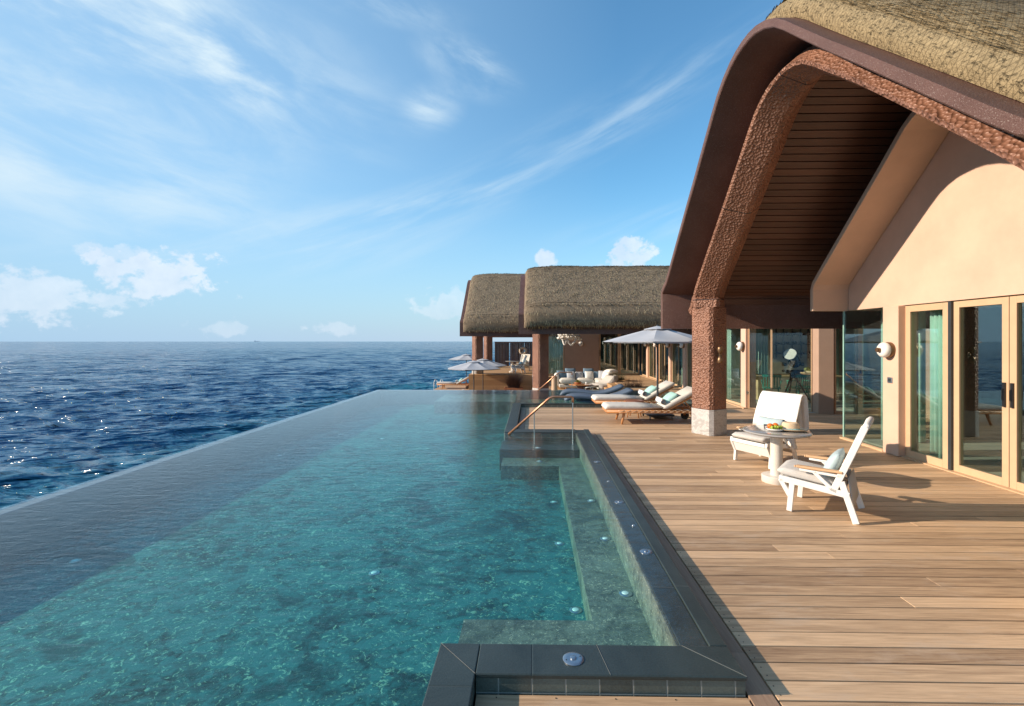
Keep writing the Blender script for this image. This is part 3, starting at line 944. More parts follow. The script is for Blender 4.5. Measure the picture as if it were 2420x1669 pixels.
def curtain(root, a, b_, z0, z1, mat='curtain_green', folds=9, amp=.04):
    a = Vector((*a, 0)); b_ = Vector((*b_, 0)); d = (b_ - a); L = d.length; d.normalize(); nrm = Vector((d.y, -d.x, 0))
    N = folds * 8; mb = MB(); rn = random.Random(int(L * 100))
    fr = [a + d * (L * i / N) + nrm * (amp * math.sin(2 * math.pi * i / 8 + .6 * math.sin(i * .9)) + .006) for i in range(N + 1)]
    bk = [p - nrm * .008 for p in fr]
    loop = fr + bk[::-1]
    mb.loft([[p + Vector((0, 0, z)) for p in loop] for z in (z0, z1)], True, True)
    return mb.build('curtain', mat, root, world=True, smooth=True)


# ================================================================ main villa (right)
villa = thing('villa', 'large brown villa with arched hood, netted thatch and tan plaster gable, nearest the round table', 'villa', (3.4, 6.2, 0))
YC = 6.25
P = roof(villa, 2.72, 14, YC, 1.0, None, planks=(3.6, 8.0), net=True, seed=1, thx=.22, straw=32000)
post(villa, 3.46, 9.42, 0, 2.45, .49)
post(villa, 3.46, 2.94, 0, 2.45, .49)
# hammered arch: diamond-shaped rib following the hood
Pa = [p for p in profile() if p[1] >= 2.44]
Pa = [(-3.9, 2.452), (-3.9, 2.6)] + [p for p in Pa if p[1] > 2.66] + [(3.9, 2.6), (3.9, 2.452)]
def arch_n(extra):
    def f(i, fr):
        s_ = Pa[i][0] / 3.9      # -1 near leg .. +1 far leg
        base, k = (.46, .62) if s_ > 0 else (.46 + .14 * max(-1, s_ * 2.2), .55)
        g_ = min(1, max(0, (3.25 - Pa[i][1]) / .6)); g_ = g_ * g_ * (3 - 2 * g_)
        return base * (1 - g_) + (.73 if s_ > 0 else .60) * g_ + extra * (k * (1 - g_) + g_)
    return f
sec = octa(.250, .060, 0, 0, 33)
offs = [offset(Pa, arch_n(q[1])) for q in sec]
rings = [[Vector((3.46 + sec[k][0], YC + offs[k][i][0], offs[k][i][1])) for k in range(len(sec))] for i in range(len(Pa))]
mb = MB(); mb.loft(rings[::-1], True, True)
mb.build('arch', 'hammered_copper', villa, world=True, auto=24)
# seam lines round the arch
for i in (min(range(len(Pa)), key=lambda q: math.dist(Pa[q], (1.95, 4.40))), min(range(len(Pa)), key=lambda q: abs(Pa[q][0] + .10)), len(Pa) - 2, 1):
    mb = MB(); c0 = sum(rings[i], Vector()) / len(rings[i]); dd = (rings[i + 1][0] - rings[i - 1][0]).normalized()
    mb.loft([[c0 + (p - c0) * 1.012 + dd * q for p in rings[i]] for q in (-.006, .006)], True, True)
    mb.build('arch_seam', 'black_plastic', villa, world=True)
# gable wall and its fin
WX = 5.80
Pg = offset(profile(), .22)
top = [p for p in Pg if p[1] >= 2.36]
poly = [(YC + p[0], p[1]) for p in top]
Mx = Matrix(((0, 0, 1), (1, 0, 0), (0, 1, 0)))     # (a,b,c) -> x=c, y=a, z=b
mb = MB(); mb.prism([(YC + 2.68, 2.36)] + [q for q in poly if abs(q[0] - YC) < 3.35][::-1] + [(YC - 3.4, 2.36)], WX, WX + .2, Mx)
mb.build('gable_wall', 'plaster', villa, world=True)
FH = [(2.62, 2.352), (2.62, 2.74), (2.58, 2.83), (2.45, 2.95), (.95, 4.29), (.47, 4.73), (.33, 4.82), (.17, 4.88), (0, 4.90)]
FP = [(-a, b) for a, b in FH] + [(a, b) for a, b in FH[::-1][1:]]
FO = offset(FP, -.085)
mb = MB()
rg = [[Vector((x, YC + q[0], q[1])) for x, q in ((5.15, FP[i]), (WX - .002, FP[i]), (WX - .002, FO[i]), (5.15, FO[i]))] for i in range(len(FP))]
mb.loft(rg, True, True); mb.build('gable_fin', 'plaster_fin', villa, world=True, bevel=.01)
# wall piers and header
mb = MB(); mb.box(5.70, 6.02, 7.55, 7.88, 0, 2.355); mb.build('pier', 'plaster', villa, world=True, bevel=.012)
mb = MB(); mb.box(5.70, 6.0, 2.2, 2.75, 0, 2.355); mb.build('pier', 'plaster', villa, world=True, bevel=.012)
# glass corner
glazing(villa, (5.76, 8.93), (5.76, 7.885), 0, 2.352, 'w', fr=0, glass='glass')
mb = MB(); mb.box(5.752, 5.775, 8.933, 8.956, .03, 2.352); mb.build('glass_corner_edge', 'glass_edge', villa, world=True)
mb = MB(); mb.box(5.70, 5.82, 7.885, 8.97, -.02, .03); mb.build('glass_sill', 'frame_tan', villa, world=True)
glazing(villa, (5.80, 8.965), (7.6, 8.965), 0, 2.352, 'w', fr=0, glass='glass_clear')
# sliding doors
def handle(fo, x, y, z):
    g = MB(); g.box(x - .022, x - .001, y - .017, y + .017, z - .15, z + .15); g.tube([(x - .024, y, z - .07), (x - .038, y, z - .06), (x - .038, y, z + .06), (x - .024, y, z + .07)], .006, 6)
    sub(g, 'handle', 'black_plastic', fo, villa)
d1 = glazing(villa, (5.84, 7.55), (5.84, 6.78), 0.0, 2.345, 'd', fr=.095, name='glass_door', glass='glass')
mb = MB(); mb.box(5.80, 5.90, 6.725, 6.775, 0, 2.35); mb.build('door_channel', 'dark_metal', villa, world=True)
d2 = glazing(villa, (5.86, 6.72), (5.86, 5.955), 0.0, 2.345, 'd', fr=.085, name='glass_door', glass='glass'); handle(d2, 5.83, 6.00, 1.14)
d3 = glazing(villa, (5.86, 5.945), (5.86, 4.9), 0.0, 2.345, 'd', fr=.085, name='glass_door', glass='glass'); handle(d3, 5.83, 5.90, 1.14)
d4 = glazing(villa, (5.84, 4.88), (5.84, 2.76), 0.0, 2.345, 'd', fr=.085, name='glass_door', glass='glass')
mb = MB(); mb.box(5.74, 5.98, 2.76, 7.54, -.02, .012); mb.build('door_track', 'frame_tan', villa, world=True)
# room behind
mb = MB(); mb.box(5.99, 11.5, 2.6, 8.9, -.02, .006); mb.build('room_floor', 'room_floor', villa, world=True)
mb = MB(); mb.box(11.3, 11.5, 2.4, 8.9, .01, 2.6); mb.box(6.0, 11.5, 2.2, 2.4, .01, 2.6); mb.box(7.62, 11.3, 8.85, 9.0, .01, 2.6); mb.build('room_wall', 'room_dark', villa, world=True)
mb = MB(); mb.box(5.98, 11.5, 2.3, 9.0, 2.42, 2.6); mb.build('room_ceiling', 'room_wall', villa, world=True)
curtain(villa, (6.02, 7.30), (6.02, 6.86), .02, 2.42, 'curtain_green', 6)
curtain(villa, (6.3, 8.75), (6.9, 8.5), .02, 2.42, 'curtain_green', 5)
curtain(villa, (6.1, 5.0), (6.1, 4.2), .02, 2.42, 'curtain_green', 8)
mb = MB(); mb.box(7.9, 9.6, 4.6, 6.6, .01, .42); mb.box(9.6, 9.75, 4.5, 6.7, .01, 1.0); mb.pillow((8.7, 5.6, .50), 1.7, 1.9, .22)
bd = mb.build('bed', 'white_fabric', None, smooth=False, bevel=.02)
tag(bd, 'pale bed inside the villa room, behind the closed glass doors', 'bed')
# switch plate on the pier
g = MB(); g.box(-.014, 0, -.05, .05, -.045, .045); sw = g.build('switch_plate', 'steel', None, bevel=.004); at(sw, (5.699, 7.71, 1.18)); tag(sw, 'small square metal switch plate on the tan pier beside the glass doors', 'switch')
g = MB(); g.box(-.018, -.0145, -.026, .026, -.024, .024); k = g.build('switch_button', 'dark_metal', sw)

# up-and-down lamp on the hammered post
def post_lamp(x, y, z, rz, label):
    t_ = thing('post_lamp', label, 'wall lamp', (x, y, z), rz, 'up-and-down lamps on the hammered posts')
    g = MB(); g.box(-.012, .02, -.03, .03, -.05, .05); g.box(-.045, -.01, -.012, .012, -.014, .014); g.build('bracket', 'bronze', t_, bevel=.003)
    for s_ in (1, -1):
        g = MB(); g.lathe([(.012, .018), (.028, .03), (.047, .07), (.052, .105), (.045, .14), (.040, .15)], (-.07, 0, 0), 16, (0, 0, s_)); g.build('lamp_shade', 'bronze', t_, smooth=True)
    return t_
post_lamp(3.555, 9.125, 1.54, R(75), 'dark bronze double-cone lamp on the thick hammered post with marble foot')
post_lamp(-2.98, 32.66, 1.6, R(75), 'small bronze lamp on the farther of the two adjoining far posts')

# ================================================================ right wing
wing = thing('glass_wing', 'long tan plaster wing glazed floor to ceiling along the walkway, behind the parasol', 'building', (6, 18, 0))
mb = MB(); mb.box(5.62, 13, 12.5, 25.4, 2.38, 2.62); mb.build('roof', 'hood_brown', wing, world=True)
ys = [(12.92, 13.22), (15.7, 16.0), (18.0, 18.3), (19.9, 20.2), (21.9, 22.2), (23.8, 24.1)]
for k, (y0, y1) in enumerate(ys):
    mb = MB(); mb.box(5.72, 6.0, y0, y1, 0, 2.379); mb.build('pier', 'plaster' if k else 'plaster', wing, world=True, bevel=.01)
edges = [(13.22, 15.7), (16.0, 18.0), (18.3, 19.9), (20.2, 21.9), (22.2, 23.8), (24.1, 25.38)]
for k, (y0, y1) in enumerate(edges):
    L = y1 - y0 - .004
    glazing(wing, (5.82, y1 - .002), (5.82, y0 + .002), 0, 2.378, 'w', fr=.055, mullions=[L / 2] if L > 1.4 else ())
    if k in (0, 2, 4): curtain(wing, (6.15, y1 - .2), (6.15, y1 - .75), .02, 2.37, 'curtain_pale', 5)
mb = MB(); mb.box(5.66, 5.9, 12.9, 25.4, -.02, .02); mb.build('sill', 'frame_tan', wing, world=True)
# bay of the dining room, turned a little to the terrace
glazing(wing, (5.80, 12.90), (6.30, 12.70), 0, 2.378, 'w', fr=.02, glass='glass_clear')
glazing(wing, (6.303, 12.70), (7.12, 12.30), 0, 2.378, 'w', fr=.02, glass='glass_clear')
mb = MB(); mb.prism([(7.08, 11.95), (7.42, 11.88), (7.45, 12.25), (7.13, 12.33)], 0, 2.379); mb.build('pier', 'plaster_brown', wing, world=True, bevel=.012)
dd = glazing(wing, (7.50, 12.02), (8.05, 12.02), 0, 2.378, 'd', fr=.04, glass='glass_clear')
dd = glazing(wing, (8.06, 12.0), (8.95, 12.0), 0, 2.378, 'd', fr=.12, name='door', glass='glass_clear')
g = MB(); g.box(8.10, 8.13, 11.955, 11.969, 1.0, 1.10); g.tube([(8.115, 11.96, 1.07), (8.115, 11.92, 1.07), (8.24, 11.92, 1.07)], .009, 8); sub(g, 'handle', 'black_plastic', dd, wing)
mb = MB(); mb.box(8.96, 12.5, 11.95, 12.15, 0, 2.379); mb.box(9.2, 9.4, 9.0, 11.95, 0, 2.6); mb.build('wall', 'plaster_brown', wing, world=True)
mb = MB(); mb.prism([(5.72, 12.93), (6.32, 12.67), (7.1, 12.27), (7.1, 12.35), (6.34, 12.74), (5.76, 13.0)], -.02, .015); mb.build('threshold', 'frame_tan', wing, world=True)
mb = MB(); mb.box(5.9, 12.8, 12.1, 25.2, -.03, .004); mb.build('room_floor', 'room_floor', wing, world=True)
mb = MB(); mb.box(5.95, 12.8, 16.85, 17.0, .01, 2.375); mb.box(12.6, 12.8, 12.2, 16.8, .01, 2.375); mb.build('room_wall', 'room_wall', wing, world=True)
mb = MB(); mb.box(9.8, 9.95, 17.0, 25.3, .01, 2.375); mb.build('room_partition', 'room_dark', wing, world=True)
curtain(wing, (7.6, 16.7), (8.2, 16.7), .02, 2.37, 'curtain_green', 6); curtain(wing, (9.9, 16.7), (10.6, 16.7), .02, 2.37, 'curtain_green', 6)
curtain(wing, (6.1, 13.4), (6.1, 13.9), .02, 2.37, 'curtain_pale', 4)
# socket plate on the pier by the dining window
g = MB(); g.box(-.05, .05, -.014, 0, -.04, .04); sk = g.build('socket_plate', 'steel', None, bevel=.004); at(sk, (5.80, 12.919, .42)); tag(sk, 'small grey socket plate low on the pier left of the dining room glass', 'socket')
g = MB(); g.cyl((0, -.0145, 0), .02, .004, 12, (0, -1, 0)); g.build('socket_hole', 'dark_metal', sk)

# ================================================================ far villa with the lounge
farv = thing('thatched_pavilion', 'middle thatched pavilion with a wide roof over the sunken sofa lounge', 'pavilion', (3, 21.5, -.5))
roof(farv, -.50, 8.3, 21.8, 1.08, 4.80, planks=(0, 0), straw=42000, seed=5, thx=.24)
post(farv, .33, 18.45, -.5, 2.5, .0)
post(farv, .33, 25.1, -.5, 2.5, .0)
mb = MB(); mb.box(1.72, 3.55, 25.45, 25.7, -.02, 3.4); mb.build('wall', 'plaster_brown', farv, world=True)
mb = MB(); mb.box(-.2, 5.75, 25.45, 25.7, 2.36, 3.6); mb.build('header', 'plaster_brown', farv, world=True)
glazing(farv, (.02, 25.5), (.62, 25.5), 0, 2.355, 'w', fr=.05); glazing(farv, (.64, 25.5), (1.70, 25.5), 0, 2.355, 'w', fr=.05, glass='glass_clear')
w1 = glazing(farv, (3.57, 25.52), (4.62, 25.52), 0, 2.355, 'w', fr=.07, name='glass_door'); w2 = glazing(farv, (4.64, 25.52), (5.70, 25.52), 0, 2.355, 'w', fr=.07, name='glass_door')
for fo, x in ((w1, 3.61), (w2, 5.66)):
    g = MB(); g.box(x - .014, x + .014, 25.465, 25.485, 1.0, 1.34); sub(g, 'handle', 'black_plastic', fo, farv)
curtain(farv, (.62, 25.75), (1.70, 25.75), .02, 2.35, 'curtain_pale', 12, .05)
mb = MB(); mb.box(.0, 9.8, 25.6, 30, -.05, .003); mb.build('room_floor', 'room_floor', farv, world=True)
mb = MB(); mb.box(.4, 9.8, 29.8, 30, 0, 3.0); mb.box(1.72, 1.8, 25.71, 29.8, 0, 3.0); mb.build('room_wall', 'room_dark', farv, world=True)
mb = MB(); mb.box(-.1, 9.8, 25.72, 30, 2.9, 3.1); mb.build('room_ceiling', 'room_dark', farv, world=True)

leftv = thing('thatched_pavilion', 'farthest and smallest thatched pavilion, at the left, open to the sea behind grey parasols', 'pavilion', (-2, 29.6, 0))
roof(leftv, -3.90, 3.2, 29.6, 1.0, 5.58, planks=(0, 0), straw=20000, seed=9, thx=.24)
post(leftv, -3.02, 26.45, 0, 2.5, .49)
post(leftv, -3.02, 32.75, 0, 2.5, .49)
post(leftv, 2.4, 32.75, 0, 2.5, .49)

# dark timber screen
fence = thing('timber_fence', 'dark brown fence of upright boards carrying the round lifebuoy', 'fence', (-1.2, 34.1, 0))
for x0, x1 in ((-2.66, -1.62), (-1.57, -.55), (-.53, .5)):
    mb = MB(); x = x0; rn = random.Random(int(x0 * 10))
    while x < x1 - .02:
        mb.cur = rn.random(); ww = rn.uniform(.09, .13); mb.box(x, min(x1, x + ww) - .006, 34.06 + rn.uniform(-.006, .006), 34.10, .02, 1.68); x += ww
    mb.build('panel', 'dark_fence_wood', fence, world=True)
mb = MB(); mb.box(-2.68, .52, 34.03, 34.12, 1.682, 1.76); mb.build('rail', 'hood_brown', fence, world=True)
ring = thing('lifebuoy', 'cream round lifebuoy hung on the dark timber fence', 'lifebuoy', (-.65, 33.93, 1.12))
g = MB(); N = 32
g.loft([[Vector(((.215 + .07 * math.cos(2 * math.pi * j / 10)) * math.cos(2 * math.pi * i / N), .07 * math.sin(2 * math.pi * j / 10), (.215 + .07 * math.cos(2 * math.pi * j / 10)) * math.sin(2 * math.pi * i / N))) for j in range(10)] for i in range(N + 1)])
g.build('ring', 'ring_cream', ring, smooth=True)
g = MB(); g.tube([(0, 0, .24), (-.05, 0, .1), (-.045, -.02, -.1), (0, -.03, -.14), (.045, -.02, -.1), (.05, 0, .1), (0, 0, .24), (0, .05, .33)], .018, 8); g.build('rope', 'rope_white', ring, smooth=True)
g = MB(); g.box(-.03, .03, .06, .13, .30, .38); g.build('hook', 'black_plastic', ring)

# ================================================================ round wall lamps
def wall_lamp(x, y, z, rz, label):
    t_ = thing('wall_lamp', label, 'wall lamp', (x, y, z), rz, 'round white wall lamps on the tan piers')
    g = MB(); g.lathe([(.125, 0), (.125, .05), (.118, .06)], (0, 0, 0), 28, (0, -1, 0)); g.build('back_plate', 'bronze', t_, auto=40)
    g = MB(); g.lathe([(.112, .055), (.122, .085), (.118, .12), (.09, .15), (.05, .158), (.0, .16)], (0, 0, 0), 28, (0, -1, 0)); g.build('glass_shade', 'white_metal', t_, auto=40)
    g = MB(); g.lathe([(.034, .155), (.036, .20), (.030, .212), (0, .214)], (0, 0, 0), 18, (0, -1, 0)); g.build('knob', 'bronze', t_, auto=40)
    return t_
lamp0 = wall_lamp(5.699, 7.72, 1.66, R(-90), 'round white wall lamp on the pier beside the near glass doors')
for (x, y, rz, lb) in [(5.719, 13.07, -90, 'round white wall lamp on the pier left of the dining room glass'),
                       (5.719, 15.85, -90, 'round white wall lamp on the wing pier just hidden by the hammered post'),
                       (5.719, 18.15, -90, 'round white wall lamp right above the edge of the grey parasol by the hammered post'),
                       (5.719, 20.05, -90, 'round wall lamp seen beside the parasol pole, under its canopy'),
                       (5.719, 22.05, -90, 'round wall lamp on the second pier from the lounge corner'),
                       (5.719, 23.95, -90, 'round wall lamp on the wing pier nearest the lounge corner'),
                       (2.58, 25.449, 0, 'round wall lamp alone on the brown wall above the sofa')]:
    dup(lamp0, (x, y, 1.66), R(rz), lb)

# ================================================================ white lounge chairs
def lounge_chair(label, loc, rz):
    t_ = thing('lounge_chair', label, 'chair', loc, rz, 'white framed lounge chairs')
    hw = .29
    for s_ in (-1, 1):
        y = s_ * hw
        g = MB()
        g.bar((.03, y, .335), (0, y, .005), .036, .052, (1, 0, 0)); g.build('leg', 'white_metal', t_, bevel=.005)
        g = MB(); g.bar((.462, y, .40), (.585, y, .005), .036, .058, (1, 0, 0)); g.build('leg', 'white_metal', t_, bevel=.005)
        g = MB()
        g.bar((-.092, y, .338), (.53, y, .272), .037, .062)
        g.bar((-.085, y, .33), (.005, y, .165), .037, .045, (1, 0, 0))
        g.bar((.39, y, .285), (.655, y, .965), .037, .060, (1, 0, 0))
        g.bar((.095, y, .462), (.475, y, .448), .037, .026)
        g.bar((.225, y, .458), (.385, y, .305), .037, .036, (1, 0, 0))
        g.build('side_frame', 'white_metal', t_, bevel=.005)
        g = MB(); g.box(.065, .475, y - .03, y + .03, .478, .503, None); g.bar((.065, y, .490), (.045, y, .486), .05, .02); g.build('armrest', 'arm_wood', t_, bevel=.008)
    g = MB()
    g.bar((-.090, -.272, .330), (-.090, .272, .330), .03, .05); g.add([(-.10, -.271, .34), (-.10, .271, .34), (-.012, .271, .165), (-.012, -.271, .165), (-.085, -.271, .345), (-.085, .271, .345), (.003, .271, .17), (.003, -.271, .17)], [(0, 1, 2, 3), (7, 6, 5, 4), (0, 4, 5, 1), (1, 5, 6, 2), (2, 6, 7, 3), (3, 7, 4, 0)])
    g.build('front_apron', 'white_metal', t_, bevel=.004)
    g = MB(); g.slab([(-.07, .345), (.48, .285)], -.27, .27, .012, .005); g.build('seat_sling', 'white_metal', t_)
    g = MB(); g.slab([(-.125, .405), (-.06, .402), (.12, .385), (.3, .363), (.44, .345)], -.265, .265, .085, .035); g.build('seat_cushion', 'cushion_grey', t_, smooth=True)
    g = MB(); g.slab([(.425, .335), (.50, .53), (.58, .745), (.655, .955)], -.268, .268, .016, .007); g.build('back_sling', 'offwhite', t_, smooth=True)
    g = MB(); g.slab([(.515, .43), (.535, .30), (.56, .16)], -.268, .268, .012, .005); g.build('rear_panel', 'cushion_grey', t_, smooth=True)
    g = MB(); g.tube([(.66, -.30, .965), (.665, -.27, .972), (.665, .27, .972), (.66, .30, .965)], .029, 12); g.build('head_roll', 'white_fabric', t_, smooth=True)
    g = MB(); g.pillow((.36, 0, .50), .34, .42, .13, roty(R(-64)) , 12); g.build('pillow', 'pale_blue', t_, smooth=True)
    return t_
ch1 = lounge_chair('empty white lounge chair nearest the camera, wooden arms and grey seat cushion', (2.905, 5.34, 0), R(-38.5))
ch2 = dup(ch1, (3.21, 7.03, 0), R(28.1), 'white lounge chair draped with a white towel behind the round table')
ch3 = dup(ch1, (-1.02, 26.75, 0), R(18), 'white lounge chair on the far terrace, its grey back turned toward the pool')
ch4 = dup(ch1, (-.70, 28.75, 0), R(60), 'white lounge chair on the far terrace, half hidden behind another')

# towel thrown over the back of the rear chair
def local2world(p, loc, rz): return Matrix.Translation(Vector(loc)) @ Matrix.Rotation(rz, 4, 'Z') @ Vector(p)
g = MB(); rows = []
path = [(.415, .50), (.45, .60), (.50, .73), (.55, .86), (.60, .975), (.635, 1.015), (.675, 1.02), (.715, .985), (.735, .92), (.755, .82), (.775, .70), (.79, .58), (.80, .47)]
NY = 26
for i, (px, pz) in enumerate(path):
    row = []
    for j in range(NY + 1):
        yy = -.35 + .66 * j / NY
        wv_ = .006 * math.sin(j * 1.1 + i * .35) + .010 * math.sin(j * .45 + 1) * (i / 12) + (.022 * math.sin(j * 1.9) * max(0, (i - 6) / 6))
        drop = 0
        if i > 7: drop = -.10 * max(0, 1 - j / 9) * (i - 7) / 5
        if i == 0: drop = .015 * math.sin(j * .7)
        row.append(Vector((px + wv_ - (.0 if i < 6 else .0), yy * (1 + .02 * math.sin(i)), pz + drop)))
    rows.append(row)
back = [[p + Vector((-.006, 0, -.006)) if i < 5 else p + Vector((-.004, 0, -.008)) for p in r_] for i, r_ in enumerate(rows)]
loops = [r_ + b_[::-1] for r_, b_ in zip(rows, back)]
g.loft(loops, True, True)
tw = g.build('towel', 'white_fabric', None, smooth=True); tw.location = (3.21, 7.03, 0); tw.rotation_euler = (0, 0, R(28.1))
tag(tw, 'white towel thrown over the back of the lounge chair behind the table', 'towel')
g = MB()
def hang(x, y, zt, zb, ww, ph):
    n_ = 14; loops = []
    for i in range(7):
        f = i / 6; z = zt + (zb - zt) * f
        w_ = ww * (.6 + .55 * f)
        ring_ = []
        for k in range(n_):
            a = 2 * math.pi * k / n_; rad = w_ * (.75 + .25 * math.sin(5 * a + ph)); ring_.append(Vector((x + rad * math.cos(a) * .45 + .01 * math.sin(4 * f + ph), y + rad * math.sin(a) + .01 * math.sin(5 * f), z)))
        loops.append(ring_)
    g.loft(loops, True, True)
hang(.40, -.338, .50, .25, .055, 0); hang(.34, -.345, .49, .30, .04, 1.4); hang(.47, -.33, .46, .24, .035, 2.2)
sc_ = g.build('scarf', 'white_fabric', None, smooth=True); sc_.location = (3.21, 7.03, 0); sc_.rotation_euler = (0, 0, R(28.1))
tag(sc_, 'crumpled white scarf hanging from the arm of the towel-draped chair', 'scarf')

# ================================================================ round table and what lies on it
def round_table(label, loc):
    t_ = thing('round_table', label, 'table', loc, 0, 'white round pedestal tables')
    g = MB(); g.lathe([(.365, .628), (.39, .634), (.398, .645), (.392, .657), (.375, .66), (0, .66)], (0, 0, 0), 56); g.build('tabletop', 'tabletop', t_, auto=35)
    g = MB(); g.lathe([(.364, .626), (.30, .615), (.08, .608), (.076, .60)], (0, 0, 0), 40); g.build('underplate', 'offwhite', t_, auto=35)
    g = MB(); g.cyl((0, 0, .08), .073, .53, 32); g.build('pedestal', 'offwhite', t_, auto=35)
    g = MB(); g.lathe([(.172, 0), (.176, .006), (.176, .082), (.170, .088), (.07, .0895)], (0, 0, 0), 44); g.build('base', 'offwhite', t_, auto=35)
    return t_
T = (3.13, 6.18)
tb = round_table('white round pedestal table between two lounge chairs, holding fruit and a straw hat', (*T, 0))
tb2 = dup(tb, (-1.15, 27.5, 0), 0, 'bare white round table on the far terrace before the dark fence')
ZT = .6605
def on_table(px_, py_): return (T[0] + px_, T[1] + py_, ZT)
pl = thing('fruit_plate', 'white plate with two oranges and green grapes on the round table', 'plate of fruit', on_table(-.045, -.045))
g = MB(); g.lathe([(.05, 0), (.07, .004), (.095, .016), (.108, .034), (.104, .034), (.09, .018), (.05, .010), (0, .009)], (0, 0, 0), 36); g.build('plate', 'white_metal', pl, smooth=True)
for x, y, z, r_ in ((-.052, .012, .058, .037), (.026, .035, .060, .037)):
    g = MB(); g.ball((x, y, z), r_, r_, r_ * .94, 16); g.build('orange', 'orange_fruit', pl, smooth=True)
rn = random.Random(11)
for k in range(34):
    a = rn.uniform(0, 6.28); q = rn.random() ** .5 * .082; x, y = q * math.cos(a), q * math.sin(a) - .012
    if (x + .052) ** 2 + (y - .012) ** 2 < .0018 or (x - .026) ** 2 + (y - .035) ** 2 < .0018: y -= .05
    g = MB(); g.ball((x, y, .028 + rn.random() * .028 + (.082 - q) * .14), .0125, .0125, .014, 8); g.build('grape', 'grape_green', pl, smooth=True)
hat = thing('straw_hat', 'straw hat with a blue-green band on the round table', 'hat', on_table(.165, -.02), R(-15))
g = MB(); N = 40; rings = []
for r_, z, e in ((.098, .012, 1), (.13, .008, 1.02), (.17, .006, 1.06), (.198, .016, 1.1), (.201, .019, 1.1), (.195, .010, 1.1), (.13, .003, 1.02), (.098, .005, 1)):
    rings.append([Vector((r_ * 1.06 * math.cos(a), r_ * .86 * math.sin(a), z + (.018 * math.sin(a) ** 2 if r_ > .15 else 0))) for a in [2 * math.pi * k / N for k in range(N)]])
g.loft(rings + [rings[0]], True, False); g.build('brim', 'straw', hat, smooth=True)
g = MB(); rings = []
for r_, z in ((.100, .006), (.097, .03), (.092, .06), (.086, .088), (.078, .102), (.068, .106), (.045, .094), (.02, .090), (.001, .089)):
    rings.append([Vector((r_ * 1.1 * math.cos(a), r_ * .86 * math.sin(a), z)) for a in [2 * math.pi * k / N for k in range(N)]])
g.loft(rings, True, True); g.build('crown', 'straw', hat, smooth=True)
g = MB(); rings = [[Vector(((r_) * 1.1 * math.cos(a), r_ * .86 * math.sin(a), z)) for a in [2 * math.pi * k / N for k in range(N)]] for r_, z in ((.1025, .010), (.1015, .022), (.1005, .034), (.098, .034), (.098, .010))]
g.loft(rings, True, False); g.build('band', 'hat_band', hat, smooth=True)
bk = thing('book', 'dark book lying flat between the fruit plate and the hat', 'book', on_table(.05, .20), R(-25))
g = MB(); g.box(-.10, .10, -.07, .07, .0, .004); g.box(-.10, .10, -.07, .07, .022, .026); g.box(-.104, -.10, -.07, .07, 0, .026); g.build('cover', 'book_dark', bk, bevel=.001)
g = MB(); g.box(-.098, .096, -.066, .066, .0045, .0215); g.build('pages', 'paper', bk)
gl_ = thing('sunglasses', 'tortoise sunglasses beside the straw hat', 'sunglasses', on_table(.055, .04), R(20))
g = MB()
for s_ in (-1, 1):
    g.lathe([(.0, -.002), (.026, -.002), (.026, .002), (0, .002)], (s_ * .032, 0, .022), 14, (0, 1, .1), 1, .8)
    g.tube([(s_ * .058, 0, .030), (s_ * .06, .06, .026), (s_ * .058, .12, .006)], .0025, 5)
g.tube([(-.01, 0, .026), (.01, 0, .026)], .003, 5); g.build('frame', 'bronze', gl_, smooth=True)

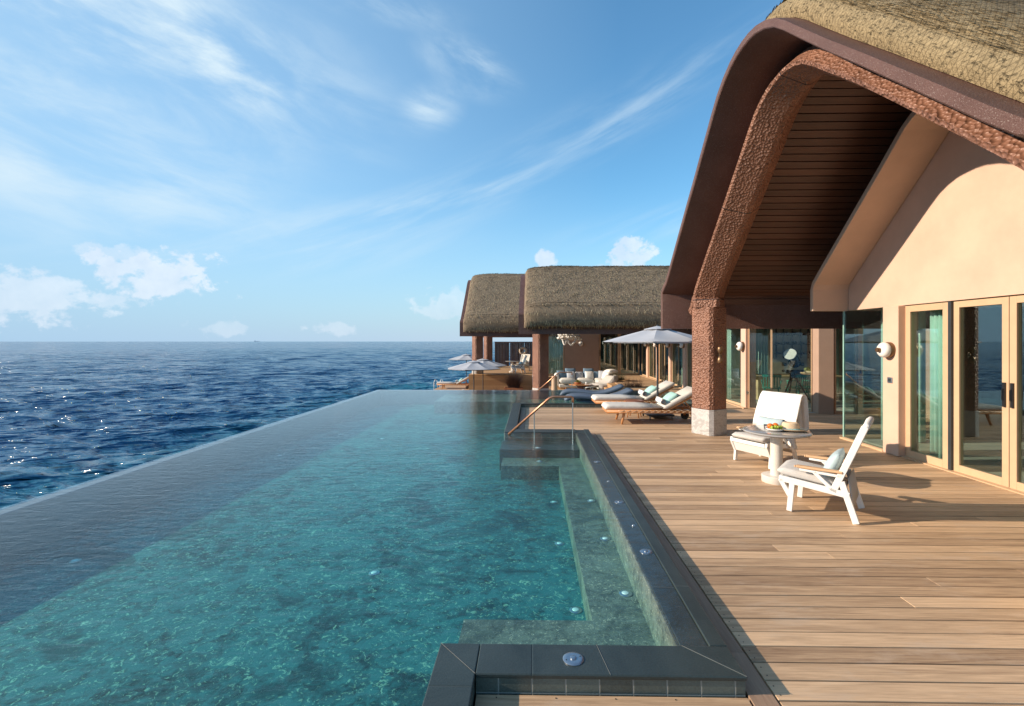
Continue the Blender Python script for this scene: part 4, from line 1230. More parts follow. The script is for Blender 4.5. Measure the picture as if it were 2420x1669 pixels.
# ================================================================ sun loungers
def sun_lounger(label, loc, rz):
    t_ = thing('sun_lounger', label, 'sun lounger', loc, rz, 'teak sun loungers with cream mattresses')
    hw = .33
    g = MB()
    for s_ in (-1, 1): g.tube([(-.02, s_ * hw, .275), (2.0, s_ * hw, .275)], .036, 14)
    g.build('side_rail', 'teak', t_, smooth=True, bevel=0)
    g = MB(); g.tube([(.0, -hw, .262), (.0, hw, .262)], .03, 12); g.tube([(1.96, -hw, .262), (1.96, hw, .262)], .03, 12); g.tube([(.95, -hw, .262), (.95, hw, .262)], .025, 10)
    for k in range(17): g.box(.06 + k * .074, .06 + k * .074 + .05, -hw + .02, hw - .02, .285, .297)
    g.build('slats', 'teak', t_)
    for s_ in (-1, 1):
        g = MB()
        n_ = 13
        for k in range(n_):
            xa = .22 + k * .135; xb = xa + .135; y = s_ * (hw + .0)
            for up in (1, -1):
                pts = [(xa + (xb - xa) * q, y + s_ * .040 * math.cos((q - .5) * 1.9 * up), .275 + up * .040 * math.sin((q - .5) * 1.9 * 1.0) * 1.0) for q in np.linspace(0, 1, 6)]
                g.tube(pts, .0042, 5)
        g.build('lacing', 'rope_light', t_, smooth=True)
    for s_ in (-1, 1):
        g = MB(); g.tube([(.36, s_ * (hw - .03), .26), (.30, s_ * (hw + .01), .0)], .033, 12, .022); g.build('leg', 'teak', t_, smooth=True)
        g = MB(); g.tube([(1.80, s_ * (hw - .02), .26), (1.86, s_ * (hw - .01), .10)], .032, 12, .026); g.build('leg', 'teak', t_, smooth=True)
        g = MB(); c_ = (1.88, s_ * (hw + .035) - .016, .092); g.lathe([(.0, 0), (.074, 0), (.074, .034), (0, .034)], c_, 26, (0, 1, 0)); wh = g.build('wheel', 'teak', t_, auto=40)
        g = MB(); g.lathe([(.074, -.004), (.092, -.002), (.092, .036), (.074, .038)], c_, 26, (0, 1, 0)); g.build('tyre', 'tyre', wh, auto=40)
        g = MB(); g.cyl((1.88, s_ * (hw + .035) - .024, .092), .012, .05, 12, (0, 1, 0)); g.build('hub', 'bronze', wh, auto=40)
    g = MB(); g.tube([(1.88, -hw - .03, .092), (1.88, hw + .03, .092)], .011, 8); g.build('axle', 'bronze', t_, smooth=True)
    g = MB()
    for s_ in (-1, 1): g.bar((1.30, s_ * .27, .295), (1.93, s_ * .27, .645), .035, .035)
    for k in range(8): f = .05 + k / 8; p = Vector((1.30, 0, .315)).lerp(Vector((1.93, 0, .665)), f); g.bar((p.x, -.28, p.z), (p.x, .28, p.z), .05, .012)
    g.bar((1.68, .2, .50), (1.86, .2, .29), .03, .02); g.bar((1.68, -.2, .50), (1.86, -.2, .29), .03, .02)
    g.build('backrest', 'teak', t_, bevel=.004)
    g = MB(); g.slab([(-.05, .325), (.0, .352), (.06, .358), (.3, .357), (.7, .357), (1.22, .357)], -.31, .31, .105, .045); g.build('mattress', 'mattress_fabric', t_, smooth=True)
    g = MB(); g.slab([(1.20, .345), (1.27, .362), (1.5, .49), (1.75, .63), (1.93, .73), (1.965, .748)], -.31, .31, .105, .045); g.build('mattress_back', 'mattress_fabric', t_, smooth=True)
    return t_
LSP = [((1.64, 10.72, 0), 0, 'nearer of the two teak sun loungers beside the parasol, seen side on with its wheel'),
       ((1.60, 12.28, 0), R(1), 'sun lounger behind the small round wooden table, partly hidden by the nearer one'),
       ((-5.95, 30.2, -1.2), 0, 'sun lounger on the lower deck at the far left, above the sea'),
       ((-5.05, 21.6, -1.2), R(8), 'sun lounger on the lower deck, only its white head end showing over the pool edge')]
sl = sun_lounger(LSP[0][2], LSP[0][0], LSP[0][1])
for l_, r_, lb in LSP[1:]: dup(sl, l_, r_, lb)
def pillow_towel(loc, rz, a, b_):
    g = MB(); g.pillow((1.43, .03, .535), .34, .50, .15, roty(R(-40)), 12); p_ = g.build('pillow', 'mint', None, smooth=True); p_.location = loc; p_.rotation_euler = (0, 0, rz); tag(p_, a, 'pillow')
    g = MB(); n_ = 40; rings = []
    # rolled towel: one spiral sheet
    for y in (-.26, -.25, .12, .13):
        ring_ = []
        for side in (0, 1):
            seq = range(n_ + 1) if side == 0 else range(n_, -1, -1)
            for k in seq:
                th_ = k / n_ * 2 * math.pi * 3.1; r_ = .008 + .0195 * th_ / (2 * math.pi) - (.0075 if side else 0)
                sh = .9 if y in (-.26, .13) else 1
                ring_.append(Vector((1.20 + r_ * sh * math.cos(th_ + 1.5), y + .004 * th_ * (1 if y < 0 else -1) * -.5, .482 + r_ * sh * math.sin(th_ + 1.5))))
        rings.append(ring_)
    g.loft(rings, True, False); g.cyl((1.20, -.25, .482), .058, .37, 20, (0, 1, 0))
    q = g.build('rolled_towel', 'towel_white', None, smooth=True); q.location = loc; q.rotation_euler = (0, 0, rz); tag(q, b_, 'towel')
    for ob in (p_, q): ob['group'] = ob.name.split('.')[0] + 's on the loungers'
pillow_towel(*LSP[0][:2], 'mint pillow on the nearer of the two loungers by the parasol', 'rolled white towel on the nearer lounger by the parasol')
pillow_towel(*LSP[1][:2], 'mint pillow on the lounger behind the wooden side table', 'rolled white towel on the lounger behind the wooden side table')
pillow_towel(*LSP[2][:2], 'mint pillow on the lounger at the far left over the sea', 'rolled towel on the lounger at the far left over the sea')

# round teak side table
st = thing('side_table', 'small round dark wood side table between the two near loungers', 'side table', (2.42, 11.38, 0))
g = MB(); g.lathe([(.215, .375), (.232, .385), (.234, .397), (.226, .40), (.0, .396)], (0, 0, 0), 36); g.build('tabletop', 'table_wood', st, auto=40)
for k in range(4):
    a = R(20 + 90 * k); g = MB(); g.tube([(.10 * math.cos(a), .10 * math.sin(a), .378), (.19 * math.cos(a), .19 * math.sin(a), 0)], .019, 8, .013); g.build('leg', 'teak', st, smooth=True)

# ================================================================ parasols
def parasol(label, loc, rz=0, r=1.28, top_=2.16, base=True):
    t_ = thing('parasol', label, 'parasol', loc, rz, 'grey garden parasols')
    g = MB(); g.cyl((0, 0, .10), .024, top_ - .12, 14); g.build('pole', 'dark_metal', t_, auto=40)
    g = MB(); g.box(-.30, .30, -.30, .30, .075, .115); g.cyl((0, 0, .11), .035, .25, 14)
    g.build('base', 'dark_metal', t_, bevel=.01)
    for sx in (-1, 1):
        for sy in (-1, 1):
            g = MB(); g.cyl((sx * .26 - .012, sy * .26, .035), .034, .024, 14, (1, 0, 0)); g.box(sx * .26 - .02, sx * .26 + .02, sy * .26 - .015, sy * .26 + .015, .05, .076); g.build('castor', 'steel' if sy < 0 else 'black_plastic', t_, auto=40)
    # canopy: eight taut panels sagging between the ribs
    NP = 8; per = 6; rows = []
    for f in np.linspace(.14, 1, 9):
        row = []
        for k in range(NP * per):
            a = 2 * math.pi * (k / (NP * per)) + R(22.5); q = (k % per) / per
            rad = r * f * (math.cos(math.pi / NP) / math.cos((q - .5) * 2 * math.pi / NP)) if True else r * f
            sag = -.022 * math.sin(math.pi * q) * math.sin(math.pi * min(1, f * .9))
            z = top_ - .03 - (top_ * 0 + .335) * (f ** 1.08) + sag
            row.append(Vector((rad * math.cos(a), rad * math.sin(a), z)))
        rows.append(row)
    low = [[p + Vector((0, 0, -.006)) for p in r_] for r_ in rows]
    g = MB(); g.loft(rows + [[p + Vector((0, 0, -.035)) for p in rows[-1]]] + low[::-1], True, False); g.build('canopy', 'parasol_grey', t_, smooth=False, auto=18)
    g = MB(); rows2 = [[Vector((r * f * math.cos(2 * math.pi * k / 16 + R(22.5)), r * f * math.sin(2 * math.pi * k / 16 + R(22.5)), top_ - .0 - .33 * f ** 1.05)) for k in range(16)] for f in (.01, .1, .2, .245)]
    g.loft(rows2 + [[p + Vector((0, 0, -.012)) for p in r_] for r_ in rows2[::-1]], True, False); g.build('vent', 'parasol_grey', t_, auto=18)
    g = MB(); g.lathe([(.03, 0), (.035, .02), (.015, .045), (.0, .05)], (0, 0, top_ - .02), 12); g.build('finial', 'dark_metal', t_, smooth=True)
    g = MB()
    for k in range(8):
        a = 2 * math.pi * k / 8 + R(22.5); c_, s_ = math.cos(a), math.sin(a)
        g.bar((.05 * c_, .05 * s_, top_ - .07), (r * .985 * c_, r * .985 * s_, top_ - .375), .014, .018)
        g.bar((.04 * c_, .04 * s_, top_ - .42), (r * .5 * c_, r * .5 * s_, top_ - .215), .012, .014)
    g.cyl((0, 0, top_ - .44), .04, .06, 12); g.build('ribs', 'dark_metal', t_)
    return t_
pa = parasol('grey parasol on a dark pole standing between the two near sun loungers', (2.95, 11.30, 0), R(4))
dup(pa, (-2.72, 22.3, -1.26), R(12), 'foremost of the three far grey parasols, its pole rising behind the pool edge')
dup(pa, (-2.58, 26.0 - .9, -1.27), R(30), 'far grey parasol directly behind and right of the foremost one')
dup(pa, (-4.55, 33.0, -1.24), R(5), 'far grey parasol at the left, alone against the sea above a lounger')

# ================================================================ handrails
def rail(label, pts, posts, r=.021):
    t_ = thing('handrail', label, 'handrail', (pts[0][0], pts[0][1], .09), 0, 'copper pool handrails')
    P_ = [Vector(p) for p in pts]; out_ = [P_[0]]
    for i in range(1, len(P_) - 1):
        a, b_, c_ = P_[i - 1], P_[i], P_[i + 1]; r0 = min(.07, (a - b_).length * .4, (c_ - b_).length * .4)
        p0 = b_ + (a - b_).normalized() * r0; p2 = b_ + (c_ - b_).normalized() * r0
        for q in np.linspace(0, 1, 6): out_.append(p0 * (1 - q) ** 2 + b_ * 2 * q * (1 - q) + p2 * q * q)
    out_.append(P_[-1])
    g = MB(); g.tube(out_, r, 14); g.build('rail', 'copper', t_, world=True, smooth=True)
    for (x, y, z0, z1) in posts:
        g = MB(); g.cyl((x, y, z0), .0095, z1 - z0, 10); g.build('post', 'steel', t_, world=True, auto=40)
rail('nearer copper handrail rising from the pool corner over the submerged steps', [(-.43, 8.72, .10), (.34, 8.60, .80), (.73, 8.60, .80), (.73, 8.60, .70)], [(.73, 8.6, -.06, .71), (.04, 8.64, -.06, .53)])
rail('farther copper handrail beside the far hammered post and the sofa', [(.20, 16.45, .10), (.93, 16.45, .73), (1.37, 16.45, .73), (1.37, 16.45, .64)], [(1.37, 16.45, -.2, .65), (.62, 16.45, -.2, .46)])
t_ = thing('pool_ladder', 'white curved ladder rails at the far left end of the lower deck', 'ladder', (-6.0, 30.6, -1.2))
for dx in (-.18, .2):
    g = MB(); g.tube([(dx - .12, 0, -.5), (dx - .12, 0, .35), (dx - .05, 0, .52), (dx + .06, 0, .5), (dx + .1, 0, .3), (dx + .1, 0, 0)], .022, 8); g.build('rail', 'white_metal', t_, smooth=True)

# ================================================================ daybeds floating on the shelf
def daybed(label, loc, rz, flip=1):
    t_ = None
    g = MB(); path = []
    for q in np.linspace(0, 1, 26):
        x = q * 1.95; z = .10 + .055 * math.sin(q * 2 * math.pi * .95 + .3) * (1 - q * .5) + (max(0, q - .52) ** 1.5) * .75 - max(0, .10 - q) * .7
        path.append((x, z))
    g.slab(path, -.33, .33, .11, .04)
    g.slab([(.35, .02), (.9, .0), (1.5, .02)], -.28, .28, .10, .03)
    o_ = g.build('water_lounger', 'daybed_grey', None, smooth=True); o_.location = loc; o_.rotation_euler = (0, 0, rz)
    tag(o_, label, 'daybed', 'grey in-water daybeds')
daybed('farther grey wavy daybed in the shallow pool, its head end highest', (.90, 15.2, .075), R(-6))
daybed('nearer grey wavy daybed in the shallow pool, behind the white loungers', (.95, 14.05, .05), R(-2))

# ================================================================ sunken lounge
sf = thing('corner_sofa', 'cream L-shaped sofa in the sunken lounge below the round wall lamp', 'sofa', (1.25, 22.6, -.5))
ZF = 0
def sbox(mb, *a): mb.box(*a)
g = MB(); g.box(.04, 2.55, .1, 1.0, .10, .24); g.box(1.75, 2.55, -.75, .12, .10, .241); g.build('frame', 'offwhite', sf, bevel=.03)
for x0, x1 in ((.06, .86), (.88, 1.70)):
    g = MB(); g.slab([(x0, .40), (x0 + .1, .405), (x1 - .1, .405), (x1, .40)], .02, .82, .26, .08); g.build('seat_cushion', 'mattress_fabric', sf, smooth=True)
for y0, y1 in ((-.78, -.12), (-.10, .82)):
    g = MB(); g.slab([(1.72, .40), (1.8, .405), (2.28, .405), (2.36, .40)], y0, y1, .26, .08); g.build('seat_cushion', 'mattress_fabric', sf, smooth=True)
g = MB(); g.lathe([(.14, .12), (.16, .2), (.165, .55), (.14, .70), (.05, .76)], (-.05, .78, 0), 20, None, .8, 1.6); g.build('armrest', 'white_fabric', sf, smooth=True)
g = MB(); g.lathe([(.14, .08), (.165, .16), (.165, .60), (.15, .70), (.06, .755)], (2.52, -.72, 0), 20); g.build('armrest', 'mattress_fabric', sf, smooth=True)
g = MB(); g.slab([(0, .55), (1.2, .56), (2.5, .55)], .84, 1.0, .44, .07); g.build('backrest', 'mattress_fabric', sf, smooth=True)
g = MB(); g.slab([(2.40, .55), (2.56, .55)], -.6, 1.0, .42, .07); g.build('backrest', 'mattress_fabric', sf, smooth=True)
for x in (.35, 1.3, 2.2):
    g = MB(); g.cyl((x, .12, 0), .03, .11, 10); g.build('leg', 'teak', sf)
for k, (x, y, z, s_, mt, ax, rz) in enumerate([(.16, .74, .66, .42, 'slate_blue', 78, 5), (.62, .76, .72, .52, 'slate_blue', 80, 0), (.64, .62, .64, .40, 'parasol_grey', 72, -4), (1.04, .70, .62, .40, 'parasol_grey', 75, 8),
                                              (1.50, .76, .72, .52, 'slate_blue', 80, 0), (1.52, .60, .64, .42, 'white_fabric', 70, 3), (1.92, .70, .63, .42, 'slate_blue', 76, 0), (2.16, .55, .66, .44, 'parasol_grey', 74, -20), (2.26, .25, .64, .46, 'white_fabric', 70, -50)]):
    g = MB(); g.pillow((x, y, z), s_, s_, .17, rotz(R(rz)) @ rotx(R(ax)), 10); g.build('back_cushion', mt, sf, smooth=True)
# lounge chair with thrown knit
nc = thing('net_chair', 'white low lounge chair covered with a knitted grey throw, right of the coffee table', 'chair', (3.35, 21.3, -.5), R(200))
g = MB(); path = [(-.15, .62), (.0, .48), (.18, .30), (.5, .28), (.95, .20), (1.25, .16)]
for s_ in (-.34, .34): g.tube([(x, s_, z + .14) for x, z in path], .022, 8)
for x in (.05, .9): g.tube([(x, -.34, .38 if x < .5 else .3), (x + .05, -.3, 0)], .016, 8); g.tube([(x, .34, .38 if x < .5 else .3), (x + .05, .3, 0)], .016, 8)
g.build('frame', 'white_metal', nc, smooth=True)
g = MB(); g.slab([(x, z + .12) for x, z in path], -.33, .33, .03, .012); g.build('net_seat', 'offwhite', nc, smooth=True)
g = MB(); rn = random.Random(8); rows = []
for i, (x, z) in enumerate([(-.27, .25), (-.23, .60), (-.20, .78), (-.08, .74), (.02, .62), (.2, .46), (.42, .42), (.62, .40)]):
    rows.append([Vector((x + .02 * math.sin(j * 1.7 + i), -.42 + .84 * j / 16, z + .02 * math.sin(j * 2.1 + i * 1.3) - (.22 if j in (0, 16) else 0))) for j in range(17)])
g.loft([r_ + [p + Vector((-.01, 0, -.02)) for p in r_[::-1]] for r_ in rows], True, True); g.build('throw', 'cushion_grey', nc, smooth=True)
tag(at(MB().pillow((0, 0, .12), .50, .50, .20, rotz(.4), 10).build('pillow', 'white_fabric', None, smooth=True), (3.55, 21.55, .33)), 'white fluffy pillow at the top of the knit-covered lounge chair', 'pillow')
# hexagonal coffee table with bowl, candle and book
ct = thing('coffee_table', 'hexagonal wooden coffee table on a dark red pedestal before the sofa', 'coffee table', (2.12, 20.9, -.5))
hexp = [(.52 * math.cos(R(60 * k)), .40 * math.sin(R(60 * k))) for k in range(6)]
g = MB(); g.prism(hexp, .385, .42); g.build('tabletop', 'teak', ct, bevel=.006)
g = MB(); g.lathe([(.24, 0), (.19, .03), (.13, .14), (.15, .30), (.22, .384)], (0, 0, 0), 20); g.build('pedestal', 'brown_red', ct, smooth=True)
bw = thing('plant_bowl', 'terracotta bowl with a yellow-green rosette plant on the coffee table', 'potted plant', (2.0, 20.9, -.08))
g = MB(); g.lathe([(.07, 0), (.13, .03), (.18, .09), (.165, .09), (.12, .045), (0, .04)], (0, 0, 0), 20); g.build('bowl', 'terracotta', bw, smooth=True)
g = MB(); rn = random.Random(4)
for k in range(60):
    a = rn.uniform(0, 6.28); el = rn.uniform(.25, 1.4); L = rn.uniform(.10, .19); d_ = Vector((math.cos(a) * math.cos(el), math.sin(a) * math.cos(el), math.sin(el))); s_ = d_.cross(Vector((0, 0, 1))).normalized() * .018
    b0 = Vector((rn.uniform(-.07, .07), rn.uniform(-.05, .05), .06)); g.cur = rn.random()
    g.add([b0 - s_ * .5, b0 + s_ * .5, b0 + d_ * L * .5 + s_, b0 + d_ * L, b0 + d_ * L * .5 - s_, b0 + d_ * L * .5 + Vector((0, 0, -.012))], [(0, 1, 5), (1, 2, 5), (2, 3, 5), (3, 4, 5), (4, 0, 5)])
g.build('leaves', 'plant_yellow', bw)
cn_ = thing('candle', 'white candle in a jar beside the plant bowl', 'candle', (2.36, 20.85, -.08)); g = MB(); g.lathe([(.045, 0), (.048, .07), (.044, .10), (.030, .10)], (0, 0, 0), 16); g.build('jar', 'white_metal', cn_, smooth=True); g = MB(); g.cyl((0, 0, .1), .004, .02, 6); g.build('wick', 'black_plastic', cn_)
mg = MB().box(-.14, .14, -.09, .09, 0, .018).build('magazine', 'white_metal', None, bevel=.003); at(mg, (2.42, 20.68, -.08)); tag(mg, 'white magazine on the right end of the coffee table', 'magazine')
rg_ = MB().box(-1.2, 1.2, -1.7, 1.9, 0, .012).build('rug', 'rug_teal', None); at(rg_, (2.05, 20.6, -.498)); tag(rg_, 'grey-green rug under the coffee table in the sunken lounge', 'rug')
lg = thing('log_stool', 'pale upright log stool at the left end of the sofa', 'stool', (1.02, 21.8, -.5)); g = MB(); g.lathe([(.14, 0), (.135, .3), (.13, .62), (.125, .70), (.118, .71)], (0, 0, 0), 22); o_ = g.build('trunk', 'log_wood', lg, auto=50)
bn = MB().box(-.7, .6, -.3, .3, .32, .36).box(-.66, -.60, -.26, .26, 0, .32).box(.50, .56, -.26, .26, 0, .32).build('bench', 'tan_wood_flat', None, bevel=.004); at(bn, (.75, 24.7, -.36)); tag(bn, 'low pale wooden bench under the curtained window', 'bench')

# woven rope lamp hanging under the lounge roof
rl = thing('rope_lamp', 'bulky white rope lamp hanging under the thatched roof above the lounge', 'hanging lamp', (1.60, 20.8, 2.75))
g = MB(); rn = random.Random(6)
for k in range(110):
    a = 2 * math.pi * k / 27.3 + rn.uniform(-.08, .08); lay = k / 36; rad = .42 - .06 * lay + rn.uniform(-.03, .03); cx_, cy_ = rad * math.cos(a) * 1.12, rad * math.sin(a) * .8; cz_ = -.86 + .15 * lay
    g.ball((cx_, cy_, cz_ + rn.uniform(-.02, .02)), .085, .06, .055, 8, rotz(a) @ rotx(rn.uniform(-.8, .8)))
g.build('woven_ring', 'rope_white', rl, smooth=True)
def twisted(pts, nm):
    g = MB(); n_ = 40
    for s_ in (0, math.pi):
        out_ = []
        for i in range(n_ + 1):
            q = i / n_ * (len(pts) - 1); k = min(int(q), len(pts) - 2); f = q - k; f = f * f * (3 - 2 * f); p = Vector(pts[k]).lerp(Vector(pts[k + 1]), f); out_.append(p + Vector((.028 * math.cos(i * .9 + s_), .028 * math.sin(i * .9 + s_), 0)))
        g.tube(out_, .032, 7)
    g.build(nm, 'rope_white', rl, smooth=True)
twisted([(-.28, -.2, -.86), (-.24, -.2, -1.0), (-.20, -.2, -1.10), (-.15, -.2, -1.0), (-.12, -.2, -.86)], 'rope_loop')
twisted([(-.08, -.2, -.86), (-.02, -.2, -1.03), (.08, -.2, -1.12), (.20, -.2, -1.02), (.34, -.2, -.84)], 'rope_loop')
g = MB(); g.tube([(0, 0, -.7), (0, 0, 1.2)], .012, 8); g.build('cord', 'rope_white', rl)

# ================================================================ planters with grasses
def grass_tuft(root, w_, h_, n_, mat, seed, sp=.5, base=0.0, dpt=.3):
    rn = random.Random(seed); g = MB()
    for _ in range(n_):
        a = rn.uniform(0, 6.28); b0 = Vector((rn.uniform(-w_, w_) * .5, rn.uniform(-dpt, dpt) * .5, base)); L = h_ * rn.uniform(.55, 1.1); lean = rn.random() ** .8 * sp
        d0 = Vector((math.cos(a) * lean, math.sin(a) * lean, 1)).normalized(); s_ = Vector((-math.sin(a + .6), math.cos(a + .6), 0)) * rn.uniform(.004, .009)
        p = b0; pr = [(p - s_, p + s_)]
        for k in range(4):
            p = p + d0 * L / 4; d0 = (d0 + Vector((math.cos(a), math.sin(a), -.5)) * lean * .45).normalized(); q = s_ * (1 - (k + 1) / 4.4); pr.append((p - q, p + q))
        vs = [v for t2 in pr for v in t2]; g.cur = rn.random()
        g.add(vs, [(2 * k, 2 * k + 1, 2 * k + 3, 2 * k + 2) for k in range(4)])
    g.build('leaves', mat, root)
def planter(label, loc, rz, w_, d_, h_, mat, gm, gh, n_, seed, cat='planter', sp=.6, below=.55):
    t_ = thing('planter', label, cat, loc, rz, 'planters with ornamental grass')
    g = MB(); th_ = .05
    g.box(-w_ / 2, w_ / 2, -d_ / 2, -d_ / 2 + th_, -below, h_); g.box(-w_ / 2, w_ / 2, d_ / 2 - th_, d_ / 2, -below, h_); g.box(-w_ / 2, -w_ / 2 + th_, -d_ / 2 + th_, d_ / 2 - th_, -below, h_); g.box(w_ / 2 - th_, w_ / 2, -d_ / 2 + th_, d_ / 2 - th_, -below, h_)
    g.build('box', mat, t_, bevel=.006)
    g = MB(); g.box(-w_ / 2 + th_, w_ / 2 - th_, -d_ / 2 + th_, d_ / 2 - th_, -below, h_ - .06); g.build('soil', 'soil', t_)
    grass_tuft(t_, w_ * .55, gh, n_, gm, seed, sp, h_ - .06, d_ * .5)
planter('terracotta planter with tall dark purple grass left of the far hammered post', (-.95, 24.6, -1.2), 0, .95, .6, .62, 'terracotta', 'plant_purple', .92, 900, 1, below=0, sp=.55)
planter('wooden planter with spiky grass on the lounge edge, below the wing windows', (3.98, 18.9, -.03), R(-12), 1.15, .7, .04, 'cladding', 'plant_purple', .50, 260, 2, sp=.95)
planter('wooden planter with yellow-green grass behind, near the lounge corner', (3.95, 22.1, -.02), R(-12), 1.0, .7, .05, 'cladding', 'plant_dark', .48, 260, 3, sp=.8)
planter('low planter with sparse reddish grass at the pool end', (-1.9, 24.3, -1.2), 0, .8, .4, .40, 'terracotta', 'plant_purple', .45, 60, 4, below=0, sp=.7)
# timber steps between lounge and walkway
tp = thing('timber_steps', 'angular pale timber steps between the two wooden planters', 'steps', (3.4, 20.4, -.5))
g = MB()
for k in range(3): g.box(-.45 + .16 * k, .30, -.95 + .12 * k, 1.0, .16 * k, .16 * (k + 1) - .004)
g.build('treads', 'cladding', tp, bevel=.005)

# ================================================================ dining room seen through the glass
def green_chair(label, loc, rz):
    t_ = thing('dining_chair', label, 'chair', loc, rz, 'green slatted dining chairs')
    for sx in (-1, 1):
        for sy in (-1, 1):
            g = MB(); g.bar((sx * .17, sy * .17, .43), (sx * .23, sy * .22, 0), .035, .035, (1, 0, 0)); g.build('leg', 'green_paint', t_)
    g = MB(); g.box(-.24, .24, -.22, .22, .42, .455); g.build('seat', 'green_paint', t_, bevel=.01)
    g = MB(); g.bar((-.25, -.24, .80), (.25, -.24, .80), .03, .07)
    for k in range(7): x = -.21 + k * .07; g.bar((x, -.21, .45), (x, -.24, .78), .03, .016, (0, 1, 0))
    for s_ in (-1, 1): g.bar((s_ * .26, -.24, .66), (s_ * .26, .12, .64), .03, .03); g.bar((s_ * .26, .10, .64), (s_ * .21, .12, .44), .03, .03)
    g.build('backrest', 'green_paint', t_)
    return t_
gc = green_chair('green slatted dining chair behind glass, left of the telescope', (7.02, 14.15, 0), R(-25))
dup(gc, (7.78, 14.15, 0), R(10), 'green slatted dining chair behind glass, just right of the telescope')
dup(gc, (8.42, 14.3, 0), R(20), 'green dining chair cut off by the right edge of the dining glass')
dt = thing('dining_table', 'pale wooden dining table behind glass, ringed by green chairs', 'table', (8.0, 15.0, 0))
g = MB(); g.box(-1.3, 1.6, -.45, .5, .70, .75); g.build('tabletop', 'tan_wood_flat', dt, bevel=.01)
for x in (-.85, 1.1): g = MB(); g.box(x - .22, x + .22, -.2, .25, 0, .699); g.build('leg', 'tan_wood_flat', dt, bevel=.01)
bk2 = thing('fruit_basket', 'shallow woven basket of green leaves on the dining table', 'basket', (8.55, 14.85, .75))
g = MB(); g.lathe([(.14, 0), (.28, .06), (.36, .15), (.34, .15), (.26, .07), (0, .04)], (0, 0, 0), 22); g.build('basket', 'straw', bk2, smooth=True)
g = MB(); rn = random.Random(9)
for k in range(14): g.ball((rn.uniform(-.2, .2), rn.uniform(-.15, .15), .12 + rn.uniform(0, .10)), .07, .07, .06, 8)
g.build('fruit', 'plant_yellow', bk2, smooth=True)
wr = thing('wall_rack', 'dark metal rack with shelves on the back wall of the dining room', 'rack', (9.05, 16.82, 1.2))
g = MB()
for x in (-.55, -.3, 0, .3, .55): g.box(x - .012, x + .012, -.03, 0, 0, 1.1)
g.build('uprights', 'black_plastic', wr)
g = MB()
for z in (.15, .48, .80):
    g.box(-.62, .62, -.10, 0, z, z + .02)
    for k in range(5): g.box(-.5 + k * .26, -.40 + k * .26, -.09, -.02, z + .02, z + .06 + .03 * (k % 3))
g.build('shelves', 'black_plastic', wr)

# telescope just inside the glass
ts = thing('telescope', 'dark blue telescope on a black tripod behind the dining room glass', 'telescope', (7.10, 13.15, 0))
for a, L in ((200, .48), (330, .50), (80, .42)):
    g = MB(); g.tube([(.05 * math.cos(R(a)), .05 * math.sin(R(a)), .84), (L * math.cos(R(a)), L * math.sin(R(a)), 0.01)], .026, 8, .018); g.build('leg', 'black_plastic', ts, smooth=True)
g = MB(); g.cyl((0, 0, .80), .075, .13, 20); g.cyl((0, 0, .92), .17, .05, 24); g.box(-.27, .27, -.05, .05, .96, 1.02); g.build('mount', 'black_plastic', ts, auto=40)
for s_ in (-1, 1):
    g = MB(); g.slab([(s_ * .235 - .035, 1.17), (s_ * .235 + .035, 1.17)], -.07, .07, .36, .06); g.build('fork_arm', 'black_plastic', ts, auto=40)
g = MB(); ax = Vector((-.55, -.62, .42)).normalized(); c0 = Vector((.12, .12, 1.20)); g.lathe([(.15, 0), (.15, .50), (.165, .505), (.165, .56), (.158, .56)], c0, 28, ax); g.build('tube', 'blue_tube', ts, auto=40)
g = MB(); g.cyl(c0 + ax * .561, .157, .006, 28, ax); g.build('front_lens', 'lens_cap', ts, auto=40)
g = MB(); g.cyl(c0 - ax * .10, .04, .11, 14, ax); g.cyl(c0 + Vector((.0, .0, .19)), .022, .22, 10, ax); g.build('eyepiece', 'black_plastic', ts, auto=40)

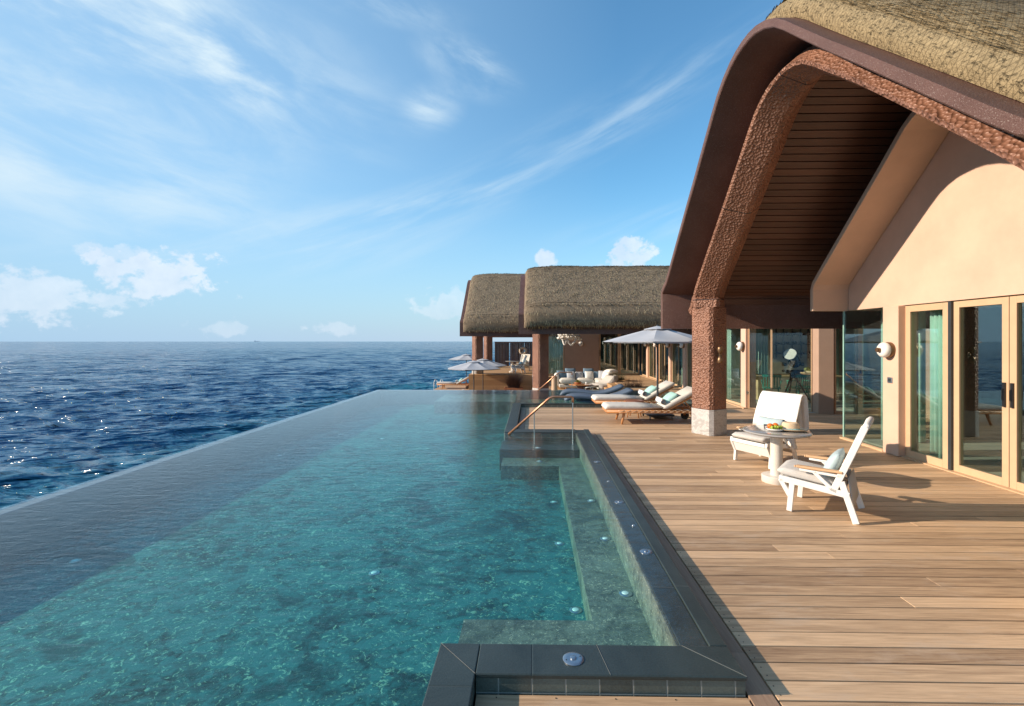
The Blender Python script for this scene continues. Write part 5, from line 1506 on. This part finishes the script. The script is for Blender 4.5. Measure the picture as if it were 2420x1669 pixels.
# ================================================================ pool lights and skimmer discs
def disc(label, loc, r_=.052, kind='cap'):
    t_ = thing('deck_disc' if kind == 'cap' else 'pool_light', label, 'steel cap' if kind == 'cap' else 'pool light', loc, random.Random(label).uniform(0, 3), 'steel fittings set in the pool stone')
    g = MB(); g.lathe([(r_, 0), (r_, .003), (r_ * .93, .0055), (r_ * .62, .006)], (0, 0, 0), 32); g.build('ring', 'steel', t_, auto=40)
    if kind == 'cap':
        g = MB(); g.lathe([(r_ * .30, .006), (r_ * .30, .010), (r_ * .2, .012), (0, .012)], (0, 0, 0), 20); g.build('plug', 'steel', t_, auto=40)
        for s_ in (-1, 1): g = MB(); g.cyl((s_ * r_ * .72, 0, .0057), .004, .0012, 10); g.build('screw', 'dark_metal', t_)
    else:
        g = MB(); g.lathe([(r_ * .6, .0062), (r_ * .45, .010), (0, .011)], (0, 0, 0), 20); g.build('lens', 'lens_glow', t_, smooth=True)
disc('large steel cap in the dark coping nearest the camera', (.22, 2.56, .1003), .056)
disc('steel cap in the side coping, nearest the mitred corner', (.925, 3.90, .0888), .050)
disc('steel cap in the side coping, second away from the camera', (.925, 5.10, .0888), .050)
disc('steel cap in the side coping, farthest from the camera', (.925, 6.80, .0888), .050)
disc('tiny steel stud in the side coping between the first and second caps', (.94, 4.45, .0888), .018)
disc('tiny steel stud in the side coping between the second and third caps', (.93, 5.85, .0888), .018)
for (x, y, z, lb) in [(.12, 7.95, -.20, 'pool light on the lower submerged step below the handrail'), (.10, 8.33, -.06, 'small pool light on the upper submerged step below the handrail'),
                      (.74, 6.0, -.20, 'pool light on the submerged bench, farthest from the camera'), (.74, 4.85, -.20, 'pool light on the submerged bench, middle one'), (.74, 3.8, -.20, 'pool light on the submerged bench, nearest the coping corner'),
                      (.36, 3.95, -.42, 'bright pool light on the deep floor near the submerged bench corner'), (.30, 5.25, -.42, 'shimmering pool light on the deep floor beside the bench'), (.3, 6.6, -.42, 'pool light on the deep floor beside the bench, below the steps'),
                      (-1.51, 4.55, -.42, 'pale blue pool light alone on the deep pool floor, centre left'), (-4.62, 4.75, -.42, 'pale blue pool light in the grey shaded strip at the left'),
                      (-4.55, 11.3, -.42, 'farther pale blue pool light in the grey shaded strip near the weir'), (-4.9, 9.2, -.42, 'middle pale blue pool light in the grey shaded strip near the weir'), (-3.4, 10.8, -.42, 'faint pool light on the far floor beside the shaded strip')]:
    disc(lb, (x, y, z + .001), .052, 'light')

# ================================================================ ship on the horizon
sh = thing('ship', 'tiny grey cargo ship on the horizon', 'ship', (-3430, 5900, SEA))
g = MB(); g.prism([(-32, -5), (26, -5), (34, 0), (26, 5), (-32, 5)], -1, 4.5); g.build('hull', 'ship_grey', sh)
g = MB(); g.box(-28, -18, -4, 4, 4.5, 12); g.box(10, 13, -2, 2, 4.5, 9); g.build('superstructure', 'ship_grey', sh)
